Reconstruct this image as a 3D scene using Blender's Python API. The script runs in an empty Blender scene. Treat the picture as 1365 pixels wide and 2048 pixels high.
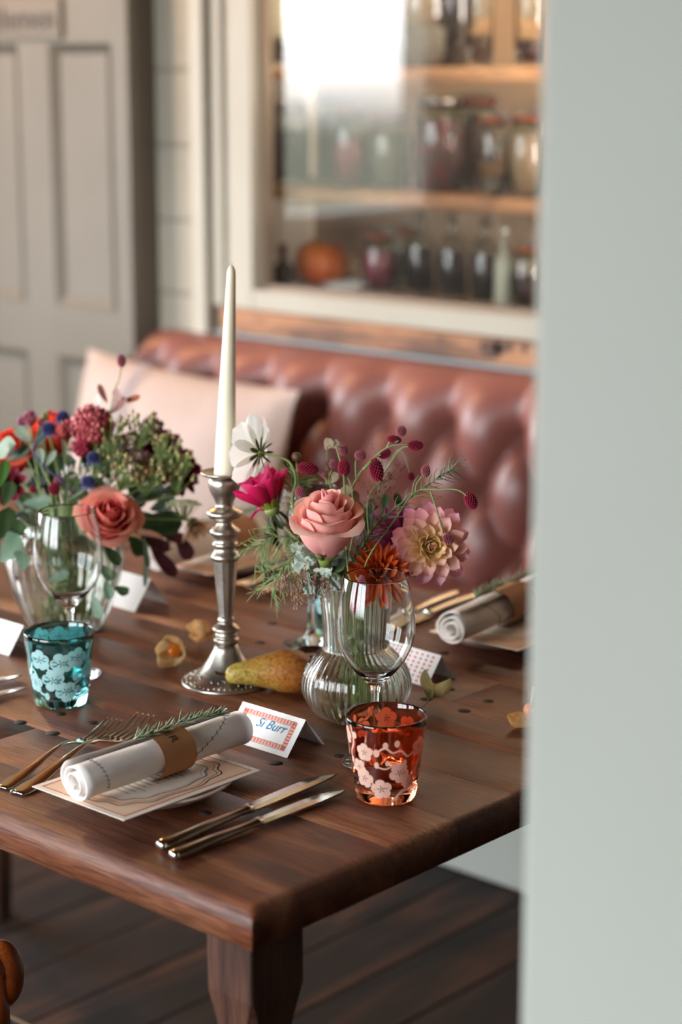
import bpy, math, random
from mathutils import Vector, Matrix, noise
R = math.radians
PI = math.pi
random.seed(7)
scene = bpy.context.scene
col = scene.collection

# ------------------------------------------------------------------ camera
F_PX = 3950.0
PITCH = math.atan(885 / F_PX)
YAW = R(42)
CAM = Vector((0, 0, 1.45))
cd = bpy.data.cameras.new('camera')
cam = bpy.data.objects.new('camera', cd)
col.objects.link(cam)
cam.location = CAM
cam.rotation_euler = (PI / 2 - PITCH, 0, YAW)
cd.sensor_fit = 'VERTICAL'
cd.sensor_height = 36
cd.lens = F_PX / 2048 * 36
cd.clip_start = 0.05
cd.dof.use_dof = True
cd.dof.focus_distance = 2.03
cd.dof.aperture_fstop = 3.1
scene.camera = cam
FW = Vector((-math.sin(YAW) * math.cos(PITCH), math.cos(YAW) * math.cos(PITCH), -math.sin(PITCH)))
RT = Vector((math.cos(YAW), math.sin(YAW), 0))
UP = RT.cross(FW)
ZU = Vector((0, 0, 1))
TOCAM = Vector((-FW.x, -FW.y, 0)).normalized()


def at(px, py, depth):
    """a point of the place that the photo shows at (px, py), depth metres along the view"""
    return CAM + (FW + RT * ((px - 682.5) / F_PX) - UP * ((py - 1024) / F_PX)) * depth


# ------------------------------------------------------------------ world, light, exposure
w = bpy.data.worlds.new('sky')
scene.world = w
w.use_nodes = True
nt = w.node_tree
nt.nodes.clear()
wo = nt.nodes.new('ShaderNodeOutputWorld')
bg = nt.nodes.new('ShaderNodeBackground')
tc = nt.nodes.new('ShaderNodeTexCoord')
sp = nt.nodes.new('ShaderNodeSeparateXYZ')
rp = nt.nodes.new('ShaderNodeValToRGB')
mp = nt.nodes.new('ShaderNodeMapRange')
mp.inputs[1].default_value = -1
mp.inputs[2].default_value = 1
nt.links.new(tc.outputs['Generated'], sp.inputs[0])
nt.links.new(sp.outputs['Z'], mp.inputs[0])
nt.links.new(mp.outputs[0], rp.inputs[0])
nt.links.new(rp.outputs[0], bg.inputs[0])
nt.links.new(bg.outputs[0], wo.inputs[0])
el = rp.color_ramp.elements
el[0].position = 0.0
el[0].color = (0.07, 0.075, 0.055, 1)
el[1].position = 1.0
el[1].color = (0.62, 0.76, 1.0, 1)
for p_, c_ in ((0.485, (0.10, 0.105, 0.085, 1)), (0.515, (0.95, 0.97, 1.0, 1)), (0.62, (0.9, 0.96, 1.0, 1))):
    e = el.new(p_)
    e.color = c_
bg.inputs[1].default_value = 15.0

scene.view_settings.view_transform = 'Standard'
scene.view_settings.look = 'None'
scene.view_settings.exposure = 0.42
scene.view_settings.gamma = 1.0
scene.view_settings.use_curve_mapping = False
cy = scene.cycles
cy.max_bounces = 14
cy.diffuse_bounces = 4
cy.glossy_bounces = 5
cy.transmission_bounces = 14
cy.transparent_max_bounces = 16
cy.sample_clamp_indirect = 6
cy.blur_glossy = 0.6
cy.use_denoising = True

# the room: X runs along the window wall, Y towards it
X_LEFT, X_RIGHT, Y_FRONT, Y_WALL, Z_CEIL = -5.3, 1.6, -1.7, 3.18, 2.7
WIN_LEFT = [(0.0, 2.25, 0.85, 2.4)]       # y0, y1, z0, z1
WIN_FRONT = [(-4.6, -2.9, 0.7, 2.4), (-2.5, -0.8, 0.7, 2.4)]   # x0, x1, z0, z1


def portal(name, loc, rot, sx, sy):
    l = bpy.data.lights.new(name, 'AREA')
    l.shape = 'RECTANGLE'
    l.size = sx
    l.size_y = sy
    l.cycles.is_portal = True
    o = bpy.data.objects.new(name, l)
    o.location = loc
    o.rotation_euler = rot
    col.objects.link(o)


for y0, y1, z0, z1 in WIN_LEFT:
    portal('daylight_portal', (X_LEFT - 0.02, (y0 + y1) / 2, (z0 + z1) / 2), (0, -PI / 2, 0), z1 - z0, y1 - y0)
for x0, x1, z0, z1 in WIN_FRONT:
    portal('daylight_portal', ((x0 + x1) / 2, Y_FRONT - 0.02, (z0 + z1) / 2), (PI / 2, 0, 0), x1 - x0, z1 - z0)


def lamp(name, loc, power, color, radius=0.06):
    l = bpy.data.lights.new(name, 'POINT')
    l.energy = power
    l.color = color
    l.shadow_soft_size = radius
    o = bpy.data.objects.new(name, l)
    o.location = loc
    col.objects.link(o)
    return o


lamp('warm_lamp_glow', (-4.1, 2.4, 2.35), 55, (1.0, 0.55, 0.22))

# ------------------------------------------------------------------ helpers
WM = {}


def lin(c):
    if isinstance(c, str):
        c = [int(c[i:i + 2], 16) / 255 for i in (0, 2, 4)]
    return tuple((v / 12.92 if v <= 0.04045 else ((v + 0.055) / 1.055) ** 2.4) for v in c)


MATS = {}


def mat(name, c='808080', rough=0.5, metal=0.0, c2=None, nscale=6.0, stretch=(1, 1, 1), lo=0.35, hi=0.65, bump=0.0, bscale=60.0,
        bstretch=None, attr=False, glass=False, ior=1.45, transl=0.0, spec=0.5, coat=0.0, sss=0.0, emit=0.0, detail=4.0, rough2=None, c3=None):
    if name in MATS:
        return MATS[name]
    m = bpy.data.materials.new(name)
    MATS[name] = m
    m.use_nodes = True
    n = m.node_tree.nodes
    L = m.node_tree.links
    n.clear()
    out = n.new('ShaderNodeOutputMaterial')
    b = n.new('ShaderNodeBsdfPrincipled')
    C = lin(c) + (1,)
    b.inputs['Base Color'].default_value = C
    b.inputs['Roughness'].default_value = rough
    b.inputs['Metallic'].default_value = metal
    b.inputs['Specular IOR Level'].default_value = spec
    b.inputs['IOR'].default_value = ior
    b.inputs['Coat Weight'].default_value = coat
    b.inputs['Coat Roughness'].default_value = 0.12
    if sss:
        b.inputs['Subsurface Weight'].default_value = sss
        b.inputs['Subsurface Radius'].default_value = (0.02, 0.012, 0.008)
        b.inputs['Subsurface Scale'].default_value = 0.3
    if glass:
        b.inputs['Transmission Weight'].default_value = 1.0
    src = None
    if attr:
        a = n.new('ShaderNodeAttribute')
        a.attribute_name = 'Col'
        src = a.outputs['Color']
    tcn = None
    if c2 or bump:
        tcn = n.new('ShaderNodeTexCoord')
    if c2:
        mpn = n.new('ShaderNodeMapping')
        mpn.inputs['Scale'].default_value = stretch
        L.new(tcn.outputs['Object'], mpn.inputs[0])
        nz = n.new('ShaderNodeTexNoise')
        nz.inputs['Scale'].default_value = nscale
        nz.inputs['Detail'].default_value = detail
        L.new(mpn.outputs[0], nz.inputs['Vector'])
        rmp = n.new('ShaderNodeValToRGB')
        rmp.color_ramp.elements[0].position = lo
        rmp.color_ramp.elements[1].position = hi
        rmp.color_ramp.elements[0].color = C
        rmp.color_ramp.elements[1].color = lin(c2) + (1,)
        if c3:
            e = rmp.color_ramp.elements.new((lo + hi) / 2)
            e.color = lin(c3) + (1,)
        L.new(nz.outputs['Fac'], rmp.inputs[0])
        if src is not None:
            mx = n.new('ShaderNodeMixRGB')
            mx.blend_type = 'MULTIPLY'
            mx.inputs[0].default_value = 1
            L.new(src, mx.inputs[1])
            L.new(rmp.outputs[0], mx.inputs[2])
            src = mx.outputs[0]
        else:
            src = rmp.outputs[0]
        if rough2 is not None:
            mr = n.new('ShaderNodeMapRange')
            mr.inputs[3].default_value = rough
            mr.inputs[4].default_value = rough2
            L.new(nz.outputs['Fac'], mr.inputs[0])
            L.new(mr.outputs[0], b.inputs['Roughness'])
    if src is not None:
        L.new(src, b.inputs['Base Color'])
    if bump:
        mb = n.new('ShaderNodeMapping')
        mb.inputs['Scale'].default_value = bstretch or stretch
        L.new(tcn.outputs['Object'], mb.inputs[0])
        nb = n.new('ShaderNodeTexNoise')
        nb.inputs['Scale'].default_value = bscale
        nb.inputs['Detail'].default_value = 5
        L.new(mb.outputs[0], nb.inputs['Vector'])
        bp = n.new('ShaderNodeBump')
        bp.inputs['Strength'].default_value = min(1.0, bump)
        bp.inputs['Distance'].default_value = 0.004
        L.new(nb.outputs['Fac'], bp.inputs['Height'])
        L.new(bp.outputs[0], b.inputs['Normal'])
    last = b.outputs[0]
    if emit:
        b.inputs['Emission Color'].default_value = C
        b.inputs['Emission Strength'].default_value = emit
    if transl:
        t = n.new('ShaderNodeBsdfTranslucent')
        t.inputs[0].default_value = C
        if src is not None:
            L.new(src, t.inputs[0])
        ms = n.new('ShaderNodeMixShader')
        ms.inputs[0].default_value = transl
        L.new(last, ms.inputs[1])
        L.new(t.outputs[0], ms.inputs[2])
        last = ms.outputs[0]
    L.new(last, out.inputs[0])
    return m


def pane_mat(name, tint, ior=1.52, rough=0.0):
    """thin flat sheet glass: see-through with a Fresnel reflection"""
    m = bpy.data.materials.new(name)
    m.use_nodes = True
    n = m.node_tree.nodes
    L = m.node_tree.links
    n.clear()
    out = n.new('ShaderNodeOutputMaterial')
    fr = n.new('ShaderNodeFresnel')
    fr.inputs[0].default_value = ior
    tr = n.new('ShaderNodeBsdfTransparent')
    tr.inputs[0].default_value = tint + (1,)
    gl = n.new('ShaderNodeBsdfGlossy')
    gl.inputs['Roughness'].default_value = rough
    mx = n.new('ShaderNodeMixShader')
    L.new(fr.outputs[0], mx.inputs[0])
    L.new(tr.outputs[0], mx.inputs[1])
    L.new(gl.outputs[0], mx.inputs[2])
    L.new(mx.outputs[0], out.inputs[0])
    return m


def mesh(name, verts, faces, m=None, smooth=True, cols=None, mats=None, fmat=None):
    me = bpy.data.meshes.new(name)
    me.from_pydata([tuple(v) for v in verts], [], faces)
    for q in (mats or [m]):
        if q is not None:
            me.materials.append(q)
    if smooth:
        me.polygons.foreach_set('use_smooth', [True] * len(me.polygons))
    if fmat:
        me.polygons.foreach_set('material_index', fmat)
    if cols is not None:
        ca = me.color_attributes.new('Col', 'FLOAT_COLOR', 'POINT')
        flat = []
        for c in cols:
            flat.extend((c[0], c[1], c[2], 1.0))
        ca.data.foreach_set('color', flat)
    me.update()
    return me


def T(*a):
    return Matrix.Translation(Vector(a[0]) if len(a) == 1 else Vector(a))


def Rot(a, ax):
    return Matrix.Rotation(a, 4, ax)


def S(x, y=None, z=None):
    if y is None:
        y = z = x
    return Matrix.Diagonal((x, y, z, 1))


def axes(z, xhint=None):
    """rotation whose local Z is z"""
    z = Vector(z).normalized()
    h = Vector(xhint) if xhint is not None else (Vector((0, 0, 1)) if abs(z.z) < 0.95 else Vector((0, 1, 0)))
    x = h.cross(z) if xhint is None else (h - z * h.dot(z))
    x.normalize()
    y = z.cross(x)
    return Matrix(((x.x, y.x, z.x, 0), (x.y, y.y, z.y, 0), (x.z, y.z, z.z, 0), (0, 0, 0, 1)))


def tag(o, label, cat, group=None):
    o['label'] = label
    o['category'] = cat
    if group:
        o['group'] = group
    return o


def root(name, label, cat, M=None, group=None):
    o = bpy.data.objects.new(name, None)
    o.empty_display_size = 0.02
    col.objects.link(o)
    M = M if isinstance(M, Matrix) else T(M)
    o.matrix_basis = M
    WM[o] = M.copy()
    return tag(o, label, cat, group)


def thing(name, me, label, cat, M=None, group=None):
    o = bpy.data.objects.new(name, me)
    col.objects.link(o)
    M = M if isinstance(M, Matrix) else T(M if M is not None else (0, 0, 0))
    o.matrix_basis = M
    WM[o] = M.copy()
    return tag(o, label, cat, group)


def struct(name, me, M=None):
    o = bpy.data.objects.new(name, me)
    col.objects.link(o)
    M = M if M is not None else Matrix()
    o.matrix_basis = M
    WM[o] = M.copy()
    o['kind'] = 'structure'
    return o


def part(name, me, parent, Mw=None, label=None, stuff=False):
    """a part placed by its world matrix"""
    o = bpy.data.objects.new(name, me)
    col.objects.link(o)
    o.parent = parent
    Mw = Mw if Mw is not None else Matrix()
    o.matrix_basis = WM[parent].inverted() @ Mw
    WM[o] = Mw.copy()
    if label:
        o['label'] = label
    if stuff:
        o['kind'] = 'stuff'
    return o


def lpart(name, me, parent, Ml=None, label=None, stuff=False):
    """a part placed in its parent's own frame"""
    return part(name, me, parent, WM[parent] @ (Ml if Ml is not None else Matrix()), label, stuff)


class G:
    """collects geometry for ONE mesh"""

    def __init__(self):
        self.v = []
        self.f = []
        self.c = []
        self.fm = []

    def add(self, v, f, M=None, c=None, mi=0):
        n = len(self.v)
        self.v += [(M @ Vector(p)) if M is not None else Vector(p) for p in v]
        self.f += [tuple(i + n for i in q) for q in f]
        self.fm += [mi] * len(f)
        if c is not None:
            self.c += ([c] * len(v) if isinstance(c, tuple) else list(c))
        return self

    def mesh(self, name, m=None, smooth=True, mats=None):
        return mesh(name, self.v, self.f, m, smooth, self.c if len(self.c) == len(self.v) and self.c else None, mats, self.fm if mats else None)


def box(x0, x1, y0, y1, z0, z1):
    v = [(x0, y0, z0), (x1, y0, z0), (x1, y1, z0), (x0, y1, z0), (x0, y0, z1), (x1, y0, z1), (x1, y1, z1), (x0, y1, z1)]
    f = [(3, 2, 1, 0), (4, 5, 6, 7), (0, 1, 5, 4), (1, 2, 6, 5), (2, 3, 7, 6), (3, 0, 4, 7)]
    return v, f


def bevel_obj(o, wdt, seg=2):
    m = o.modifiers.new('bevel', 'BEVEL')
    m.width = wdt
    m.segments = seg
    m.limit_method = 'ANGLE'
    m.harden_normals = False
    return o


def bbox_mesh(name, x0, x1, y0, y1, z0, z1, m, bev=0.0, seg=2):
    """a box with rounded edges (chamfered mesh made directly)"""
    import bmesh
    v, f = box(x0, x1, y0, y1, z0, z1)
    if not bev:
        return mesh(name, v, f, m, False)
    bm = bmesh.new()
    bv = [bm.verts.new(p) for p in v]
    for q in f:
        bm.faces.new([bv[i] for i in q])
    bmesh.ops.bevel(bm, geom=bm.edges[:], offset=bev, segments=seg, affect='EDGES', profile=0.5)
    me = bpy.data.meshes.new(name)
    bm.to_mesh(me)
    bm.free()
    me.materials.append(m)
    me.polygons.foreach_set('use_smooth', [False] * len(me.polygons))
    return me


def lathe(prof, n=48, ribs=0, amp=0.0, ribfn=None, close=False):
    """prof: list of (r, z); returns verts, faces"""
    v, f = [], []
    for i, (r, z) in enumerate(prof):
        for k in range(n):
            a = 2 * PI * k / n
            rr = r
            if ribs and r > 1e-5:
                s = ribfn(i) if ribfn else 1.0
                rr = r + amp * s * math.cos(ribs * a)
            v.append((rr * math.cos(a), rr * math.sin(a), z))
    m = len(prof)
    for i in range(m - 1):
        for k in range(n):
            k2 = (k + 1) % n
            f.append((i * n + k, i * n + k2, (i + 1) * n + k2, (i + 1) * n + k))
    if close:
        for k in range(n):
            k2 = (k + 1) % n
            f.append(((m - 1) * n + k, (m - 1) * n + k2, k2, k))
    else:
        if prof[0][0] > 1e-6:
            f.append(tuple(reversed(range(n))))
        if prof[-1][0] > 1e-6:
            f.append(tuple(range((m - 1) * n, m * n)))
    return v, f


def smooth_path(pts, sub=4):
    """Catmull-Rom through the points"""
    P = [Vector(p) for p in pts]
    if len(P) < 3:
        return P
    out = []
    for i in range(len(P) - 1):
        a = P[max(i - 1, 0)]
        b = P[i]
        c = P[i + 1]
        d = P[min(i + 2, len(P) - 1)]
        for k in range(sub):
            t = k / sub
            out.append(0.5 * ((2 * b) + (c - a) * t + (2 * a - 5 * b + 4 * c - d) * t * t + (3 * b - a - 3 * c + d) * t ** 3))
    out.append(P[-1])
    return out


def tube(pts, r0, r1=None, n=6, sub=4):
    P = smooth_path(pts, sub) if sub > 1 else [Vector(p) for p in pts]
    r1 = r0 if r1 is None else r1
    v, f = [], []
    prev = None
    m = len(P)
    for i, p in enumerate(P):
        d = (P[min(i + 1, m - 1)] - P[max(i - 1, 0)])
        if d.length < 1e-9:
            d = Vector((0, 0, 1))
        d.normalize()
        if prev is None:
            x = d.orthogonal().normalized()
        else:
            x = (prev - d * prev.dot(d))
            x = x.normalized() if x.length > 1e-6 else d.orthogonal().normalized()
        prev = x
        y = d.cross(x)
        r = r0 + (r1 - r0) * i / max(1, m - 1)
        for k in range(n):
            a = 2 * PI * k / n
            v.append(p + x * (r * math.cos(a)) + y * (r * math.sin(a)))
    for i in range(m - 1):
        for k in range(n):
            k2 = (k + 1) % n
            f.append((i * n + k, i * n + k2, (i + 1) * n + k2, (i + 1) * n + k))
    f.append(tuple(reversed(range(n))))
    f.append(tuple(range((m - 1) * n, m * n)))
    return v, f


def ball(r=1.0, nu=10, nv=7, M=None):
    prof = [(max(1e-7, r * math.sin(PI * i / nv)), -r * math.cos(PI * i / nv)) for i in range(nv + 1)]
    v, f = lathe(prof, nu)
    if M is not None:
        v = [M @ Vector(p) for p in v]
    return v, f


def ribbon(pts, wd, up=(0, 0, 1)):
    """flat strip along pts"""
    P = [Vector(p) for p in pts]
    U = Vector(up)
    v, f = [], []
    for i, p in enumerate(P):
        d = (P[min(i + 1, len(P) - 1)] - P[max(i - 1, 0)]).normalized()
        s = U.cross(d).normalized() * (wd / 2)
        v += [p - s, p + s]
    for i in range(len(P) - 1):
        f.append((2 * i, 2 * i + 1, 2 * i + 3, 2 * i + 2))
    return v, f


def text_mesh(s, size, m, shear=0.0, depth=0.0002, align='LEFT'):
    cu = bpy.data.curves.new('lettering', 'FONT')
    cu.body = s
    cu.size = size
    cu.shear = shear
    cu.extrude = depth
    cu.align_x = align
    cu.resolution_u = 3
    o = bpy.data.objects.new('lettering', cu)
    col.objects.link(o)
    me = bpy.data.meshes.new_from_object(o)
    bpy.data.objects.remove(o)
    bpy.data.curves.remove(cu)
    me.materials.clear()
    me.materials.append(m)
    return me


def mixc(a, b, t):
    t = max(0.0, min(1.0, t))
    return tuple(a[i] + (b[i] - a[i]) * t for i in range(3))


def jit(s):
    return random.uniform(-s, s)


def wood(name, dark, mid, light, axis=0, rough=0.38, coarse=2.2, fine=1.0, bump=0.25, vary=0.25, spec=0.5):
    """planked timber, grain along the given object axis, every board a little different"""
    m = bpy.data.materials.new(name)
    MATS[name] = m
    m.use_nodes = True
    n = m.node_tree.nodes
    L = m.node_tree.links
    b = n['Principled BSDF']
    tcn = n.new('ShaderNodeTexCoord')
    oi = n.new('ShaderNodeObjectInfo')
    mul = n.new('ShaderNodeVectorMath')
    mul.operation = 'SCALE'
    mul.inputs[0].default_value = (13.0, 7.0, 5.0)
    L.new(oi.outputs['Random'], mul.inputs['Scale'])
    ad = n.new('ShaderNodeVectorMath')
    L.new(tcn.outputs['Object'], ad.inputs[0])
    L.new(mul.outputs[0], ad.inputs[1])

    def nz(sc, along, across, detail, dist=0.0):
        mpn = n.new('ShaderNodeMapping')
        s = [across] * 3
        s[axis] = along
        mpn.inputs['Scale'].default_value = s
        L.new(ad.outputs[0], mpn.inputs[0])
        q = n.new('ShaderNodeTexNoise')
        q.inputs['Scale'].default_value = sc
        q.inputs['Detail'].default_value = detail
        q.inputs['Distortion'].default_value = dist
        L.new(mpn.outputs[0], q.inputs['Vector'])
        return q.outputs['Fac']
    a = nz(coarse, 1.0, 7.0, 8, 1.0)
    g = nz(17.0 * fine, 1.0, 22.0, 6, 0.5)
    bl = nz(5.0, 0.7, 1.0, 3)
    r1 = n.new('ShaderNodeValToRGB')
    e = r1.color_ramp.elements
    e[0].position = 0.33
    e[0].color = lin(dark) + (1,)
    e[1].position = 0.70
    e[1].color = lin(light) + (1,)
    k = e.new(0.5)
    k.color = lin(mid) + (1,)
    L.new(a, r1.inputs[0])
    r2 = n.new('ShaderNodeValToRGB')
    r2.color_ramp.elements[0].position = 0.36
    r2.color_ramp.elements[0].color = (0.34, 0.28, 0.25, 1)
    r2.color_ramp.elements[1].position = 0.58
    r2.color_ramp.elements[1].color = (1.12, 1.1, 1.08, 1)
    L.new(g, r2.inputs[0])
    mx = n.new('ShaderNodeMixRGB')
    mx.blend_type = 'MULTIPLY'
    mx.inputs[0].default_value = 0.85
    L.new(r1.outputs[0], mx.inputs[1])
    L.new(r2.outputs[0], mx.inputs[2])
    r3 = n.new('ShaderNodeMapRange')
    r3.inputs[1].default_value = 0.3
    r3.inputs[2].default_value = 0.7
    r3.inputs[3].default_value = 0.62
    r3.inputs[4].default_value = 1.2
    L.new(bl, r3.inputs[0])
    rv = n.new('ShaderNodeMapRange')
    rv.inputs[3].default_value = 1 - vary
    rv.inputs[4].default_value = 1 + vary
    L.new(oi.outputs['Random'], rv.inputs[0])
    mm = n.new('ShaderNodeMath')
    mm.operation = 'MULTIPLY'
    L.new(r3.outputs[0], mm.inputs[0])
    L.new(rv.outputs[0], mm.inputs[1])
    hv = n.new('ShaderNodeHueSaturation')
    L.new(mm.outputs[0], hv.inputs['Value'])
    L.new(mx.outputs[0], hv.inputs['Color'])
    L.new(hv.outputs[0], b.inputs['Base Color'])
    rr = n.new('ShaderNodeMapRange')
    rr.inputs[3].default_value = rough - 0.08
    rr.inputs[4].default_value = rough + 0.2
    L.new(a, rr.inputs[0])
    L.new(rr.outputs[0], b.inputs['Roughness'])
    b.inputs['Specular IOR Level'].default_value = spec
    bp = n.new('ShaderNodeBump')
    bp.inputs['Strength'].default_value = bump
    bp.inputs['Distance'].default_value = 0.0012
    L.new(g, bp.inputs['Height'])
    L.new(bp.outputs[0], b.inputs['Normal'])
    return m


def at_y(px, py, Y):
    d = FW + RT * ((px - 682.5) / F_PX) - UP * ((py - 1024) / F_PX)
    return CAM + d * ((Y - CAM.y) / d.y)


def on_z(px, py, z=0.75):
    d = FW + RT * ((px - 682.5) / F_PX) - UP * ((py - 1024) / F_PX)
    return CAM + d * ((z - CAM.z) / d.z)


# ------------------------------------------------------------------ the room
M_PAINT = mat('grey_paint', '9c9688', 0.55, c2='969082', nscale=3, bump=0.04, bscale=90)
M_PAINT2 = mat('partition_paint', 'a2a49c', 0.6, c2='9d9f97', nscale=2, bump=0.05, bscale=140)
M_CREAM = mat('cream_gloss_paint', 'aca698', 0.4, c2='a69f90', nscale=4, bump=0.03, bscale=60)
M_DOOR = mat('door_paint', '6e665a', 0.5, c2='696155', nscale=4, bump=0.03, bscale=60)
M_WALLOFF = mat('dark_offview_paint', '6a6458', .6)  # unseen room walls, coloured dark to cut the bounced fill light
M_CEIL = mat('warm_timber_ceiling', '6e4628', 0.6, c2='58361e', nscale=3, stretch=(1, 12, 1))
M_FLOOR = wood('floor_boards', '0a0604', '1a0f09', '442a1b', axis=1, rough=0.6, coarse=1.8, vary=0.35, bump=0.4, spec=.25)
M_SUB = mat('subfloor', '1a120d', 0.8)

struct('subfloor', mesh('subfloor', *box(X_LEFT - .15, X_RIGHT + .15, Y_FRONT - .15, 3.9, -0.12, -0.022), M_SUB, False))
fl = struct('floor', None)
fx = X_LEFT
i = 0
while fx < X_RIGHT:
    wdt = 0.145
    part('plank', bbox_mesh('plank', fx + .0015, fx + wdt - .0015, Y_FRONT, 3.1, -0.022, 0.0, M_FLOOR, 0.0015, 1), fl)
    fx += wdt
    i += 1
struct('ceiling', mesh('ceiling', *box(X_LEFT - .15, X_RIGHT + .15, Y_FRONT - .15, 3.9, Z_CEIL, Z_CEIL + .1), M_CEIL, False))


def holed_wall(name, axis, c0, c1, a0, a1, wins, m):
    g = G()
    ev = sorted(wins)
    cuts = [a0]
    for q in ev:
        cuts += [q[0], q[1]]
    cuts.append(a1)

    def add(p0, p1, z0, z1):
        if axis == 'x':
            g.add(*box(c0, c1, p0, p1, z0, z1))
        else:
            g.add(*box(p0, p1, c0, c1, z0, z1))
    for k in range(0, len(cuts), 2):
        add(cuts[k], cuts[k + 1], 0, Z_CEIL)
    for q in ev:
        add(q[0], q[1], 0, q[2])
        add(q[0], q[1], q[3], Z_CEIL)
    return struct(name, g.mesh(name, m, False))


holed_wall('wall_left', 'x', X_LEFT - .15, X_LEFT, Y_FRONT - .15, 3.3, WIN_LEFT, M_WALLOFF)
holed_wall('wall_front', 'y', Y_FRONT - .15, Y_FRONT, X_LEFT, X_RIGHT, WIN_FRONT, M_WALLOFF)
struct('wall_far_right', mesh('wall_far_right', *box(X_RIGHT, X_RIGHT + .15, Y_FRONT - .15, 3.3, 0, Z_CEIL), M_WALLOFF, False))
wn = 2
for wl, wins in (('x', WIN_LEFT), ('y', WIN_FRONT)):
    for (a0, a1, z0, z1) in wins:
        g = G()

        def fb(p0, p1, q0, q1):
            if wl == 'x':
                g.add(*box(X_LEFT - .1, X_LEFT + .015, p0, p1, q0, q1))
            else:
                g.add(*box(p0, p1, Y_FRONT - .1, Y_FRONT + .015, q0, q1))
        t = .05
        fb(a0, a0 + t, z0, z1)
        fb(a1 - t, a1, z0, z1)
        fb(a0 + t, a1 - t, z0, z0 + t)
        fb(a0 + t, a1 - t, z1 - t, z1)
        mid = (a0 + a1) / 2
        fb(mid - .02, mid + .02, z0 + t, z1 - t)
        struct('window_%d' % wn, g.mesh('window', M_CREAM, False))
        wn += 1
# near partition on the right, ending in a clean edge
struct('wall_right', bbox_mesh('wall_right', -0.672, X_RIGHT, 0.91, 1.03, 0, Z_CEIL, M_PAINT2, 0.006, 3))

# window wall
WX0, WX1, WZ0, WZ1 = -3.172, -1.35, 0.922, 2.2        # outer frame of the pantry window
g = G()
g.add(*box(-3.44, WX0, Y_WALL + .012, 3.28, 0, Z_CEIL))
g.add(*box(WX0, WX1, Y_WALL, 3.28, 0, WZ0))
g.add(*box(WX0, WX1, Y_WALL, 3.28, WZ1, Z_CEIL))
g.add(*box(WX1, X_RIGHT, Y_WALL, 3.28, 0, Z_CEIL))
wb = struct('wall_back', g.mesh('wall_back', M_PAINT, False))
z = 0.60
while z < 2.6:                                           # painted boards left of the window
    part('board', bbox_mesh('board', -3.438, -3.302, Y_WALL - .004, Y_WALL + .0115, z + .0015, z + .168, M_PAINT, .002, 1), wb)
    z += 0.17
tr1 = struct('trim_1', bbox_mesh('trim', -3.300, -3.252, Y_WALL - .03, Y_WALL + .0115, 0.60, 2.6, M_CREAM, .006, 3))
g = G()
for k, (x0, x1, d) in enumerate(((-3.250, -3.222, .012), (-3.222, -3.207, .020), (-3.207, -3.190, .008), (-3.190, -3.174, .016))):
    g.add(*box(x0, x1, Y_WALL - d, Y_WALL + .0115, 0.925, 2.4))
struct('trim_2', g.mesh('trim', M_CREAM, False))
# pantry window
win = struct('window_1', None)
FY0, FY1 = Y_WALL - .022, Y_WALL + .05
for nm, a in (('frame_stile', (WX0, -3.112, FY0, FY1, WZ0, WZ1)), ('frame_rail', (-3.112, WX1 - .06, FY0, FY1, WZ0, .968)),
              ('frame_rail', (-3.112, WX1 - .06, FY0, FY1, WZ1 - .05, WZ1)), ('frame_stile', (WX1 - .06, WX1, FY0, FY1, WZ0, WZ1))):
    part(nm, bbox_mesh(nm, *a, M_CREAM, .004, 2), win)
g = G()
g.add(*box(-3.1118, -3.098, Y_WALL + .004, Y_WALL + .03, .969, WZ1 - .05))
g.add(*box(-3.098, WX1 - .06, Y_WALL + .004, Y_WALL + .03, .9682, .978))
part('glazing_bead', g.mesh('glazing_bead', mat('bead_dark', '8b7a68', .5), False), win)
M_PANE = pane_mat('window_glass', (.97, .975, .965), 2.05)
part('pane', mesh('pane', [(-3.111, Y_WALL + .034, .969), (WX1 - .061, Y_WALL + .034, .969), (WX1 - .061, Y_WALL + .034, WZ1 - .051), (-3.111, Y_WALL + .034, WZ1 - .051)], [(0, 1, 2, 3)], M_PANE, False), win)
# oak plank under the window
M_OAK = wood('oak_plank', '5e3a25', 'a2704a', 'c08c62', axis=0, rough=0.5, coarse=2.5, vary=0.05)
pk = struct('trim_3', bbox_mesh('plank', -3.205, WX1, Y_WALL - .03, Y_WALL - .0005, .868, .9205, M_OAK, .004, 2))
M_SCORCH = mat('dark_burr', '3a2620', .6, c2='5c3d30', nscale=40)
for kx, kz, kr, ks in ((-2.430, .898, .020, 1.5), (-2.405, .905, .014, 1.2), (-2.380, .908, .010, 1.0), (-2.345, .907, .008, 1.2), (-2.56, .91, .006, 2)):
    v = [(kx, Y_WALL - .0304, kz)] + [(kx + ks * kr * math.cos(a * PI / 8) * (1 + .2 * math.sin(3.1 * a)), Y_WALL - .0304, min(.9185, kz + kr * math.sin(a * PI / 8) * (1 + .2 * math.cos(2.3 * a)))) for a in range(16)]
    part('knot', mesh('knot', v, [(0, 1 + (a + 1) % 16, 1 + a) for a in range(16)], M_SCORCH, False), pk)
struct('trim_4', bbox_mesh('trim', -3.30, WX1, Y_WALL - .012, Y_WALL - .0005, .84, .866, mat('grey_blue_paint', '8f9a9c', .45), .003, 1))

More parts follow.
